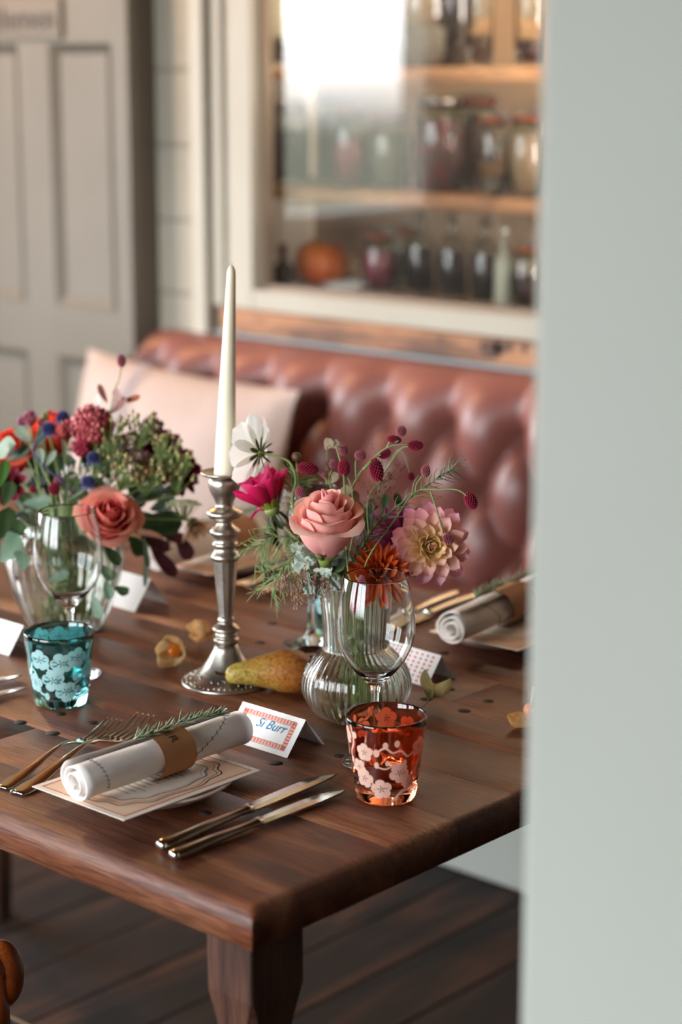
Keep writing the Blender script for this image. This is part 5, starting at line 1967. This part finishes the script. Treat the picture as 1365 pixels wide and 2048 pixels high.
burnet('burnet spray drooping into the wine glass rim', [[(694, 1100), (696, 1135), (704, 1180), (707, 1190)], [(699, 1150), (712, 1160), (720, 1163)]],
       [(709, 1205, 42, 24, 84, 0), (725, 1166, 21, 19, 70, 1)], 2.10, GS)
burnet('wiry burnet with one small drooping bud behind the tallest spray', [[(735, 1010), (762, 960), (792, 905), (806, 905), (816, 930), (819, 946)], [(770, 945), (800, 900), (818, 893)]],
       [(822, 953, 18, 15, 80, 0)], 2.20, GS, 'c', .0006)
burnet('single pale burnet head left of the salmon rose', [[(640, 1090), (612, 1020), (603, 995)]], [(601, 984, 25, 22, 80, 1)], 2.16, GS, 'c')
burnet('single burnet head standing above the left bouquet', [[(205, 960), (225, 800), (238, 760), (243, 735)]], [(243, 722, 28, 18, 88, 1)], 2.50, GL, 'l')
burnet('two burgundy burnet heads deep in the left bouquet', [[(130, 1060), (112, 1000), (110, 985)], [(112, 1000), (122, 968)]], [(109, 978, 26, 24, 70, 0), (117, 962, 20, 20, 60, 1)], 2.47, GL, 'l')
burnet('small crimson burnet head at the left of the left bouquet', [[(95, 1050), (70, 1000), (66, 985)]], [(66, 979, 16, 16, 70, 0)], 2.49, GL, 'l')


# -- leafy sprigs -----------------------------------------------------------
def leaf_mesh(L, W, bend=.4, tip=.45, fold=.25, m=None, wave=.05, base=.05):
    if m is M_SILVERLEAF:                                   # deeply lobed, crinkled
        g = petal_geo(L, W * 1.1, 0.0, bend, tip, 6, 22, .22, base=base, fold=fold)
        v2 = []
        for k, (x, y, z_) in enumerate(g[0]):
            lob = .38 + .62 * abs(math.sin((k // 7) / 22 * PI * 3.5 + .6)) ** .7
            v2.append((x * lob, y + abs(x) * .35, z_))
        return mesh('leaf', v2, g[1], m)
    g = petal_geo(L, W, 0.0, bend, tip, 6, 8, wave, base=base, fold=fold)
    return mesh('leaf', g[0], g[1], m)


def leaf_at(t, px, py, depth, L, W, ang, m, face=.75, name='leaf', bend=.4, tip=.55):
    """a leaf whose middle shows at the pixel, pointing along ang (deg, 0 = right, 90 = up), turned to the viewer by face"""
    d = (RT * math.cos(R(ang)) + ZU * math.sin(R(ang)) + TOCAM * jit(.35)).normalized()
    nrm = (TOCAM * face + ZU * .45 + RT * jit(.5)).normalized()
    x = d.cross(nrm).normalized()
    nrm = x.cross(d)
    Mx_ = Matrix(((x.x, d.x, nrm.x, 0), (x.y, d.y, nrm.y, 0), (x.z, d.z, nrm.z, 0), (0, 0, 0, 1)))
    p = at(px, py, depth) - d * (L / 2)
    return part(name, leaf_mesh(L, W, bend, tip, .2, m), t, T(p) @ Mx_), p


random.seed(51)


def euc_sprig(label, stem, leaves, depth, m, group, vase, r=.0011, name='eucalyptus_sprig', cat='eucalyptus'):
    s_ = depth / F_PX
    base = at(stem[0][0], stem[0][1], depth)
    t = root(name, label, cat, base, group)
    P = [at(x, y, depth + .01 * math.sin(i)) for i, (x, y) in enumerate(stem)]
    C0 = VC if vase == 'c' else LC
    hh = .15 if vase == 'c' else .138
    P = [C0 + Vector((jit(.02), jit(.02), .016)), C0 + Vector((jit(.015), jit(.015), hh))] + P
    part('stem', mesh('stem', *tube(P, r * 1.3, r * .7, 6, 5), M_STEM), t)
    for lf in leaves:
        x, y, l_, w_, ang = lf[:5]
        mm_ = lf[5] if len(lf) > 5 else m
        leaf_at(t, x, y, depth + jit(.02), l_ * s_, w_ * s_ / 2, ang, mm_)
    return t


euc_sprig('eucalyptus sprig spreading left over the fluted vase', [(100, 1080), (60, 1050), (10, 1040)],
          [(7, 1044, 80, 46, 75, M_LEAFD), (34, 1058, 70, 42, 60, M_LEAFD), (24, 1095, 80, 60, 50), (47, 1118, 56, 44, 80), (77, 1006, 70, 34, 5, M_EUC), (15, 985, 60, 36, 70, M_LEAFD)], 2.42, M_EUC, GL, 'l')
euc_sprig('pale eucalyptus sprig at the upper left of the left bouquet', [(90, 1000), (60, 930), (40, 880)],
          [(47, 868, 52, 32, 120, M_EUCP), (80, 876, 52, 24, 75), (13, 895, 60, 44, 20, M_EUCP), (40, 908, 70, 30, 25, M_LEAFD), (101, 916, 40, 16, 60, M_EUCP), (82, 912, 34, 20, 100, M_EUCP), (4, 946, 60, 30, 80, mat('fresh_leaf', '4e7a34', .5)), (2, 905, 50, 40, 10, M_EUCP)], 2.44, M_EUC, GL, 'l')
euc_sprig('eucalyptus sprig hanging down the front of the fluted vase', [(190, 1080), (215, 1120), (225, 1160)],
          [(222, 1110, 58, 32, -60, M_LEAFD), (212, 1146, 48, 34, -50), (216, 1178, 46, 26, -80), (243, 1182, 34, 28, -30, M_LEAFD), (195, 1212, 54, 30, -65), (115, 1158, 56, 26, 20, M_EUC), (170, 1128, 46, 26, -40, M_LEAFD)], 2.44, M_EUC, GL, 'l')
euc_sprig('eucalyptus sprig trailing to the right below the coral rose', [(230, 1070), (275, 1075), (300, 1095)],
          [(273, 1090, 50, 40, -60, M_LEAFD), (290, 1105, 66, 16, -88), (292, 1146, 60, 12, -85), (320, 1048, 90, 64, -10, M_LEAFD), (350, 980, 66, 40, 10, M_LEAFD), (330, 1010, 70, 44, 20, M_LEAFD), (285, 1040, 70, 46, -30, M_LEAFD)], 2.52, M_EUC, GL, 'l')
euc_sprig('maroon-leaved sprig trailing at the right of the left bouquet', [(250, 1060), (300, 1080), (350, 1100)],
          [(324, 1122, 90, 36, -55, M_MAROON), (364, 1092, 66, 40, -70, M_MAROON), (310, 1090, 70, 40, -30, M_MAROON), (345, 1075, 60, 30, -20, M_MAROON)], 2.56, M_MAROON, GL, 'l', name='maroon_foliage_sprig', cat='foliage')
mk = []
for k in range(58):
    a = random.random() * 6.28
    rr_ = math.sqrt(random.random())
    mk.append((160 + 165 * rr_ * math.cos(a), 985 + 108 * rr_ * math.sin(a), random.uniform(50, 80), random.uniform(28, 44), random.uniform(0, 180), random.choice((M_LEAFD, M_LEAFD, mat('deep_leaf', '20301c', .45, transl=.1), M_EUC))))
euc_sprig('dense dark green foliage filling the middle of the left bouquet', [(160, 1090), (150, 1000), (150, 930)], mk, 2.56, M_LEAFD, GL, 'l', name='foliage_sprig', cat='foliage')
# twisted leaves at the top
random.seed(52)
M_BRONZE = mat('bronze_leaf', '8a5650', .5, c2='b08880', nscale=30, transl=.2)
M_RUST = mat('rust_leaf', 'b0603c', .5, transl=.25)
euc_sprig('bronze-pink leafy tip standing at the top of the left bouquet', [(200, 930), (215, 840), (222, 815)],
          [(204, 788, 44, 18, 120, M_BRONZE), (236, 796, 56, 30, 65, mat('silver_pink_leaf', 'd4bfb8', .5, c2='a8847c', nscale=60, transl=.2)), (262, 800, 44, 16, 12, M_RUST), (196, 800, 26, 20, 100, mat('cream_leaf', 'e6ddd6', .6)), (240, 812, 44, 22, 40, M_BRONZE)], 2.50, M_BRONZE, GL, 'l', name='bronze_foliage_sprig', cat='foliage')
# silver leaves under the salmon rose
random.seed(53)
lv = [(random.uniform(600, 690), random.uniform(1100, 1165), random.uniform(34, 50), random.uniform(22, 32), random.uniform(0, 360)) for k in range(10)] + [(625, 1105, 60, 40, 150), (655, 1128, 56, 38, -30), (610, 1130, 50, 34, 200), (680, 1120, 50, 34, 20), (640, 1150, 48, 34, -100), (665, 1160, 44, 30, -70), (600, 1100, 40, 26, 160), (644, 1185, 22, 22, -90, M_SILVERLEAF), (690, 1145, 46, 30, -20, M_LEAFD), (620, 1160, 40, 26, 230, M_LEAFD), (668, 1135, 60, 34, 10, M_LEAFD)]
euc_sprig('silver-green leaves under the salmon rose', [(690, 1150), (660, 1120), (630, 1105)], lv, 2.13, M_SILVERLEAF, GS, 'c', name='silver_foliage_sprig', cat='foliage')
lv = []
for k in range(30):
    lv.append((random.uniform(690, 800), random.uniform(990, 1130), random.uniform(34, 54), random.uniform(16, 28), random.uniform(20, 160), random.choice((M_LEAFD, mat('olive_leaf', '5c5a30', .5, c2='6e3a34', nscale=40, transl=.15), M_MAROON, mat('deep_leaf', '20301c')))))
euc_sprig('dark olive and maroon leaves behind the salmon rose', [(715, 1150), (735, 1080), (750, 1010)], lv, 2.21, M_LEAFD, GS, 'c', name='olive_foliage_sprig', cat='foliage')


# rosemary-like sprig crossing the bouquet
def needle_sprig(name, label, cat, pts, depth, n, L, m, group, vase, r=.0011, spread=.8):
    P = [at(x, y, depth + dz) for x, y, dz in pts]
    C0 = VC if vase == 'c' else LC
    full = [C0 + Vector((jit(.02), jit(.02), .016)), C0 + Vector((jit(.01), jit(.01), .145))] + P
    t = root(name, label, cat, full[0], group)
    part('stem', mesh('stem', *tube(full, r, r * .6, 6, 5), M_STEMR if name.startswith('grey') else M_STEM), t)
    Q = smooth_path(P, 8)
    g = G()
    for k in range(n):
        q = (k + .5) / n * (len(Q) - 1)
        i = min(int(q), len(Q) - 2)
        p = Q[i].lerp(Q[i + 1], q - i)
        d = (Q[i + 1] - Q[i]).normalized()
        s = Matrix.Rotation(k * 2.4 + jit(.4), 3, d) @ d.orthogonal().normalized()
        ln = L * random.uniform(.55, 1.15)
        nd = (d * .85 + s * spread).normalized()
        g.add(*tube([p, p + nd * ln * .5 + s * ln * .06, p + nd * ln + d * ln * .1 + Vector((0, 0, -.1 * ln))], .0008, .00025, 4, 3))
    part('needles', g.mesh('needles', m), t, stuff=True)
    return t


random.seed(61)
M_NEEDLE = mat('grey_green_needle', '5f7350', .5, c2='7c8c6c', nscale=60)
needle_sprig('needle_sprig', 'needle-leaved sprig slanting up to the right across the central bouquet', 'foliage', [(712, 1130, -.06), (745, 1060, -.08), (800, 1010, -.08), (850, 975, -.07), (885, 950, -.06), (908, 938, -.05)], 2.185, 64, .024, M_NEEDLE, GS, 'c')
needle_sprig('needle_sprig', 'short needle-leaved sprig just left of the orange chrysanthemum', 'foliage', [(700, 1145, -.04), (722, 1100, -.07), (760, 1040, -.06)], 2.185, 40, .022, M_NEEDLE, GS, 'c')


# feathery fennel
def fennel(label, pts, depth, n, L, group, vase, droop=.4, seed=1):
    random.seed(seed)
    P = [at(x, y, depth + dz) for x, y, dz in pts]
    C0 = VC if vase == 'c' else LC
    full = [C0 + Vector((jit(.02), jit(.02), .016)), C0 + Vector((jit(.012), jit(.012), .148))] + P
    t = root('fennel_frond', label, 'foliage', full[0], group)
    part('stem', mesh('stem', *tube(full, .0011, .0006, 6, 5), M_STEM), t)
    Q = smooth_path(P, 8)
    g = G()
    for k in range(n):
        q = random.random() * (len(Q) - 1)
        i = min(int(q), len(Q) - 2)
        p = Q[i].lerp(Q[i + 1], q - i)
        d = (Q[i + 1] - Q[i]).normalized()
        s = (Matrix.Rotation(random.random() * 6.28, 3, d) @ d.orthogonal().normalized())
        ln = L * random.uniform(.5, 1.2)
        e1 = p + (d * .6 + s * .8).normalized() * ln * .55 + Vector((0, 0, -droop * ln * .2))
        e2 = e1 + (d * .4 + s * .7 + Vector((0, 0, -droop))).normalized() * ln * .5
        g.add(*tube([p, e1, e2], .00055, .0003, 4, 3))
        for b in range(2):
            s2 = Vector((jit(1), jit(1), jit(1)))
            g.add(*tube([e1.lerp(p, .3 * b), e1 + (s2 * .6 + s).normalized() * ln * .35 + Vector((0, 0, -droop * .1 * ln))], .00045, .00025, 4, 1))
    part('threads', g.mesh('threads', mat('fennel_green', '6c8a4a', .5, c2='88a068', nscale=50)), t, stuff=True)


fennel('feathery fennel frond between the magenta dahlia and the salmon rose', [(640, 1110, .0), (605, 1050, .02), (585, 990, .02), (590, 960, .02)], 2.19, 70, .030, GS, 'c', .1, 3)
fennel('feathery fennel frond spilling left below the magenta dahlia', [(640, 1120, .0), (590, 1080, .0), (545, 1075, .0), (520, 1095, .0)], 2.19, 46, .034, GS, 'c', .7, 4)
fennel('feathery fennel frond hanging by the candlestick stem', [(640, 1130, .0), (600, 1110, -.01), (570, 1130, -.01), (545, 1170, -.01)], 2.17, 40, .032, GS, 'c', .9, 5)


# reddish grass panicles
def panicle(label, pts, depth, n, L, m, group, vase, seed=1, droop=.5, name='panicle_grass', seeds=9):
    random.seed(seed)
    P = [at(x, y, depth + dz) for x, y, dz in pts]
    C0 = VC if vase == 'c' else LC
    full = [C0 + Vector((jit(.02), jit(.02), .016)), C0 + Vector((jit(.012), jit(.012), .148))] + P
    t = root(name, label, 'grass', full[0], group)
    part('stem', mesh('stem', *tube(full, .0009, .0005, 6, 5), M_STEMR), t)
    Q = smooth_path(P, 8)
    g, gs = G(), G()
    for k in range(n):
        q = (len(Q) - 1) * (.35 + .65 * random.random())
        i = min(int(q), len(Q) - 2)
        p = Q[i].lerp(Q[i + 1], q - i)
        d = (Q[i + 1] - Q[i]).normalized()
        s = (Matrix.Rotation(random.random() * 6.28, 3, d) @ d.orthogonal().normalized())
        ln = L * random.uniform(.5, 1.2)
        pth = smooth_path([p, p + (d * .8 + s * .6).normalized() * ln * .5, p + (d * .9 + s * .8 + Vector((0, 0, -droop))).normalized() * ln], 5)
        g.add(*tube(pth, .0004, .00025, 4, 1))
        for b in range(seeds):
            w_ = pth[min(len(pth) - 1, 3 + int(random.random() * (len(pth) - 3)))] + Vector((jit(.0022), jit(.0022), jit(.0022)))
            gs.add(*ball(random.uniform(.0006, .00105), 5, 4, T(w_) @ S(1, 1, 1.4)))
    part('branchlets', g.mesh('branchlets', M_STEMR), t, stuff=True)
    part('seeds', gs.mesh('seeds', m), t, stuff=True)


M_SEED = mat('pinkish_brown_seed', '8a6258', .7, c2='a88478', nscale=200)
M_SEEDR = mat('dark_red_seed', '6a2c30', .7, c2='8a4a48', nscale=200)
panicle('pinkish panicle grass trailing over the left side of the carafe vase', [(645, 1130, -.02), (625, 1125, -.04), (605, 1140, -.05), (585, 1160, -.05)], 2.185, 30, .034, M_SEED, GS, 'c', 3, .5)
panicle('pinkish panicle grass hanging straight down beside the carafe neck', [(645, 1130, -.02), (622, 1125, -.04), (612, 1150, -.05), (608, 1190, -.05)], 2.185, 18, .026, M_SEED, GS, 'c', 4, .9)
panicle('dark red twiggy spray behind the salmon rose', [(735, 1080, .02), (750, 1010, .03), (765, 960, .03)], 2.19, 40, .036, M_SEEDR, GS, 'c', 5, -.2, 'twiggy_spray', 5)
panicle('grey-pink panicle grass low under the salmon rose', [(650, 1120, -.03), (640, 1130, -.05), (650, 1160, -.055)], 2.185, 22, .026, M_SEED, GS, 'c', 6, .4)

# dried seed pods above the rose
random.seed(71)
t = root('dried_seed_pod_stem', 'dried beige seed pods on a stem above the salmon rose', 'seed pods', at(672, 1060, 2.20), GS)
part('stem', mesh('stem', *tube([VC + Vector((.004, .004, .02)), VC + Vector((.004, .004, .15)), at(672, 1060, 2.20), at(665, 980, 2.20), at(656, 930, 2.20), at(655, 893, 2.20)], .0011, .0007, 6, 5), M_TWIG), t)
M_POD = mat('dried_pod', 'b59c84', .7, c2='8e8468', nscale=60, transl=.2)
for x, y, l_, w_, a in ((657, 888, 26, 26, 60), (668, 890, 24, 22, 10), (655, 928, 34, 24, 80), (668, 958, 30, 24, 40), (688, 985, 34, 26, 20)):
    leaf_at(t, x, y, 2.20, l_ * 2.2 / F_PX, w_ * 1.1 / F_PX, a, M_POD, name='pod')
t = root('cosmos_bud', 'round green flower bud beside the white cosmos', 'bud', at(592, 930, 2.20), GS)
part('bud', mesh('bud', *ball(.0055, 12, 8), mat('bud_green', '4c5434', .5, c2='6a4a3c', nscale=60)), t, T(at(593, 914, 2.20)))
part('stem', mesh('stem', *tube([at(593, 922, 2.20), at(597, 960, 2.20), at(605, 1030, 2.20), VC + Vector((-.01, 0, .15)), VC + Vector((-.006, 0, .02))], .0009, .0012, 6, 5), M_STEM), t)

# ---- left bouquet -----------------------------------------------------------
# berry clusters
M_VIB = mat('berry_skin', 'ffffff', .28, attr=True, spec=.5)


def berry_cluster(label, px, py, wpx, hpx, depth, n, br, c1, c2, group, name='berry_cluster', cat='berries', stemless=False):
    s_ = depth / F_PX
    p = at(px, py, depth)
    t = root(name, label, cat, p, group)
    g, gt = G(), G()
    b0 = p + Vector((0, 0, -hpx * s_ * .75))
    for k in range(n):
        zz = 1 - 2 * (k + .5) / n
        rr_ = math.sqrt(max(0, 1 - zz * zz))
        a = k * 2.39996
        q = p + RT * (rr_ * math.cos(a) * wpx * s_ / 2 * random.uniform(.7, 1.05)) + TOCAM * (rr_ * math.sin(a) * wpx * s_ / 2 * .9) + ZU * (zz * hpx * s_ / 2 * random.uniform(.85, 1.08))
        cc = mixc(lin(c1), lin(c2), random.random() ** 1.6)
        v, f = ball(br * random.uniform(.8, 1.15), 6, 5)
        g.add(v, f, T(q) @ S(1, 1, 1.2), cc)
        if k % 2 == 0:
            gt.add(*tube([b0, q], .0004, .0003, 3, 1))
    part('berries', g.mesh('berries', M_VIB), t, stuff=True)
    part('stalks', gt.mesh('stalks', M_STEMR), t, stuff=True)
    part('stem', mesh('stem', *stem_to(b0 + Vector((0, 0, .004)), 'l', .0016), M_STEM), t)


random.seed(81)
berry_cluster('large cluster of dark pink berries crowning the left bouquet', 184, 852, 86, 76, 2.48, 340, .0026, '8a1626', 'ee8080', GL)
berry_cluster('small hanging tail of berries below the big cluster', 163, 893, 36, 36, 2.47, 60, .0026, '8a1028', 'c83a58', GL)
berry_cluster('small berry cluster left of the big one, above the thistles', 132, 860, 34, 34, 2.49, 56, .0025, '6a1420', 'c04a40', GL)
berry_cluster('small pink yarrow cluster at the far upper left', 60, 836, 28, 28, 2.50, 50, .0018, '7a1a36', 'c0607c', GL, 'yarrow', 'yarrow')
berry_cluster('tiny pink yarrow cluster beside the far upper left one', 42, 844, 14, 18, 2.50, 20, .0016, '7a1a46', 'b05a7c', GL, 'yarrow', 'yarrow')
berry_cluster('small reddish cluster just right of the pale eucalyptus', 84, 848, 16, 22, 2.51, 22, .0016, '5a1a20', '9c5a50', GL, 'yarrow', 'yarrow')
berry_cluster('greenish bud cluster at the top left of the left bouquet', 92, 830, 14, 18, 2.52, 16, .0016, '8a9a54', 'c0c488', GL, 'bud_cluster', 'buds')
berry_cluster('muted pink astrantia-like cluster in the right half of the left bouquet', 262, 885, 48, 40, 2.50, 110, .0016, '7a5450', 'b8948c', GL, 'pink_flower_cluster', 'flowers')
berry_cluster('dusky plum cluster near the top right of the left bouquet', 303, 855, 50, 40, 2.52, 110, .0017, '5a2a30', '96605c', GL, 'pink_flower_cluster', 'flowers')
berry_cluster('dusky rose cluster low in the right half of the left bouquet', 280, 918, 46, 34, 2.49, 90, .0016, '6a4038', 'a07c6c', GL, 'pink_flower_cluster', 'flowers')


# thistles
def thistle(px, py, wpx, depth, label, bract_dir=None, seed=1):
    random.seed(seed)
    s_ = depth / F_PX
    p = at(px, py, depth)
    r = wpx * s_ / 2 * 1.2
    t = root('sea_holly', label, 'thistle', p, GL)
    g = G()
    c_d, c_l = lin('23264c'), lin('7478b4')
    for i in range(150):
        zz = 1 - 2 * (i + .5) / 150
        rr_ = math.sqrt(1 - zz * zz)
        a = i * 2.39996
        d = Vector((rr_ * math.cos(a), rr_ * math.sin(a), zz))
        v = [(-.1, 0, .7), (.05, .087, .7), (.05, -.087, .7), (0, 0, 1.12)]
        g.add(v, [(0, 1, 3), (1, 2, 3), (2, 0, 3)], T(p) @ axes(d) @ S(r), [c_d, c_d, c_d, c_l])
    v, f = ball(r * .8, 10, 8, T(p))
    g.add(v, f, None, c_d)
    part('flower_head', g.mesh('flower_head', M_PETALG, False), t)
    M_B = mat('blue_bract', '55588e', .5)
    for i in range(7):
        d = Vector((math.cos(i * .9), math.sin(i * .9), -.55)).normalized()
        part('bract', mesh('bract', *tube([p + d * r * .6, p + d * r * 1.3 + Vector((0, 0, -r * .3)), p + d * r * 1.9 + Vector((0, 0, -r * .4))], .0007, .0002, 4, 3), M_B), t)
    if bract_dir:
        e = at(bract_dir[0], bract_dir[1], depth - .01)
        part('stem', mesh('stem', *tube([p + Vector((0, 0, -r * .7)), e, LC + Vector((jit(.03), jit(.03), .138)), LC + Vector((jit(.03), jit(.03), .02))], .0011, .0013, 6, 6), mat('mauve_stem', '6c6a98', .5)), t)
    else:
        part('stem', mesh('stem', *stem_to(p + Vector((0, 0, -r * .7)), 'l', .0011), mat('thistle_stem', '66785e', .5)), t)


thistle(126, 835, 24, 2.50, 'blue sea holly left of the big berry cluster', None, 1)
thistle(98, 858, 24, 2.44, 'blue sea holly with a long mauve stem at the upper left', (68, 910), 2)
thistle(187, 916, 22, 2.45, 'blue sea holly below the big berry cluster', None, 3)
thistle(177, 964, 24, 2.42, 'blue sea holly just above the coral rose', None, 4)
thistle(123, 958, 20, 2.49, 'blue sea holly behind the burgundy burnet heads', None, 5)
thistle(193, 896, 18, 2.53, 'dim blue sea holly deep below the big berry cluster', None, 6)


# waxflower buds
def bud_spray(label, px, py, wpx, hpx, depth, n, group, seed, c='b0ac6c', tip='8a4a44', vase='l'):
    random.seed(seed)
    s_ = depth / F_PX
    top = at(px, py, depth)
    b0 = at(px - 10, py + hpx, depth)
    t = root('waxflower_spray', label, 'waxflower', b0, group)
    g, gb, gl = G(), G(), G()
    for k in range(n):
        e = top + RT * jit(wpx * s_ / 2) + ZU * jit(hpx * s_ / 2) + TOCAM * jit(wpx * s_ * .4)
        m_ = b0.lerp(e, .55) + Vector((jit(.004), jit(.004), jit(.004)))
        g.add(*tube([b0, m_, e], .0006, .00045, 4, 2))
        cc = mixc(lin(c), lin(tip), random.random() ** 2)
        v, f = ball(random.uniform(.0017, .0026), 6, 5)
        gb.add(v, f, T(e) @ S(1, 1, 1.35), cc)
        for q in range(2):
            p = m_.lerp(e, random.uniform(.3, .9))
            d = ((e - m_).normalized() + Vector((jit(.6), jit(.6), jit(.6)))).normalized()
            gl.add(*tube([p, p + d * random.uniform(.006, .012)], .0006, .0002, 4, 1))
    part('twigs', g.mesh('twigs', M_STEM), t, stuff=True)
    part('needles', gl.mesh('needles', mat('wax_leaf', '66803c', .5, c2='4a6230', nscale=40)), t, stuff=True)
    part('buds', gb.mesh('buds', M_VIB), t, stuff=True)
    part('stem', mesh('stem', *stem_to(b0, vase, .0012), M_STEM), t)


for k, (a, lb) in enumerate((((230, 860, 50, 60, 2.47, 34), 'waxflower spray just right of the big berry cluster'), ((285, 850, 60, 50, 2.49, 36), 'waxflower spray at the top right of the left bouquet'),
                             ((335, 890, 60, 60, 2.48, 40), 'waxflower spray standing in front of the burgundy bloom'), ((365, 930, 50, 60, 2.47, 34), 'waxflower spray at the far right of the left bouquet'),
                             ((250, 930, 70, 50, 2.45, 36), 'waxflower spray right above the coral rose'), ((300, 945, 70, 50, 2.46, 36), 'waxflower spray between the coral rose and the burgundy bloom'),
                             ((195, 900, 50, 60, 2.47, 26), 'waxflower spray under the big berry cluster'))):
    bud_spray(lb, *a, GL, 90 + k)
bud_spray('whitish bud spray in the shade left of the coral rose', 150, 960, 60, 80, 2.47, 30, GL, 99, 'd8d4cc', 'b8a4a0')
# burgundy blooms
BG = ('2a0612', '5c0c2c', '8c1c50')
composite('dahlia', 'dark burgundy dahlia at the right of the left bouquet', 'dahlia', at(352, 940, 2.51), TOCAM * .55 + RT * .55 + ZU * .45, .03, [
    (13, .030, .0080, 0, .006, 0, .3, .5, 0, BG[0], BG[1], '7a1438'), (12, .027, .0078, 22, .006, .001, .3, .6, 0, BG[0], BG[1], BG[2]), (10, .021, .0065, 45, .004, .002, .5, .7, 0, BG[0], '4a0a24', BG[1])], GL, 'l', seed=22)
composite('dahlia', 'plum-magenta dahlia near the top right of the left bouquet', 'dahlia', at(318, 900, 2.53), TOCAM * .6 + RT * .2 + ZU * .7, .03, [
    (12, .028, .0075, 5, .006, 0, .3, .5, 0, BG[0], '7a0c50', 'a81c78'), (10, .024, .0070, 28, .006, .001, .3, .6, 0, BG[0], '6a0c40', '98206c'), (8, .018, .0060, 50, .004, .002, .5, .7, 0, BG[0], '4a0a24', '7a1448')], GL, 'l', seed=23)
PE = ('b8502c', 'e08458', 'eaa078')
composite('spray_rose', 'small peach bloom between the waxflowers of the left bouquet', 'bloom', at(283, 952, 2.50), TOCAM * .7 + ZU * .6, .02, [
    (8, .017, .0075, 30, .004, 0, .6, .6, 0, PE[0], PE[1], PE[2]), (6, .013, .0060, 60, .003, .002, .6, .7, 0, PE[0], PE[1], PE[2])], GL, 'l', seed=24)
composite('dahlia', 'dark crimson bloom at the lower left of the left bouquet', 'dahlia', at(14, 972, 2.50), TOCAM * .8 + ZU * .4, .02, [
    (10, .024, .0075, 10, .005, 0, .4, .5, 0, BG[0], '5a0c20', '96183c'), (8, .018, .006, 40, .004, .001, .5, .6, 0, BG[0], '4a0a18', '80142e')], GL, 'l', seed=25)
composite('scabious', 'pale cream seed-head drooping at the right of the left bouquet', 'bloom', at(388, 1050, 2.54), TOCAM * .5 + RT * .4 + ZU * -.5, .02, [
    (14, .024, .0030, 20, .004, 0, .2, .4, 0, '8a6a4c', 'c09a78', 'd8bca0'), (10, .020, .0030, 40, .003, .001, .3, .5, 0, '8a6a4c', 'b8906c', 'd0b090')], GL, 'l', seed=26)
# queen anne's lace
random.seed(27)
p = at(366, 1008, 2.44)
t = root('queen_annes_lace', 'pale green lacy umbel at the right of the left bouquet', 'umbel', p, GL)
g, gs = G(), G()
hub = p + Vector((0, 0, -.020))
for k in range(24):
    rr_ = .020 * math.sqrt((k + .5) / 24)
    a = k * 2.39996
    q = p + RT * (rr_ * math.cos(a) * 1.05) + TOCAM * (rr_ * math.sin(a)) + ZU * (.004 - rr_ * .25)
    gs.add(*tube([hub, hub.lerp(q, .6) + Vector((0, 0, -.003)), q], .0005, n=4, sub=3))
    for b in range(16):
        o_ = Vector((jit(.0034), jit(.0034), .0010 + jit(.0010)))
        g.add(*ball(random.uniform(.0007, .0011), 5, 4, T(q + o_)))
part('florets', g.mesh('florets', mat('greenish_florets', 'c4c49c', .7, c2='a8ac7c', nscale=200)), t, stuff=True)
part('rays', gs.mesh('rays', M_STEM), t, stuff=True)
part('stem', mesh('stem', *stem_to(hub, 'l', .0013), M_STEM), t)
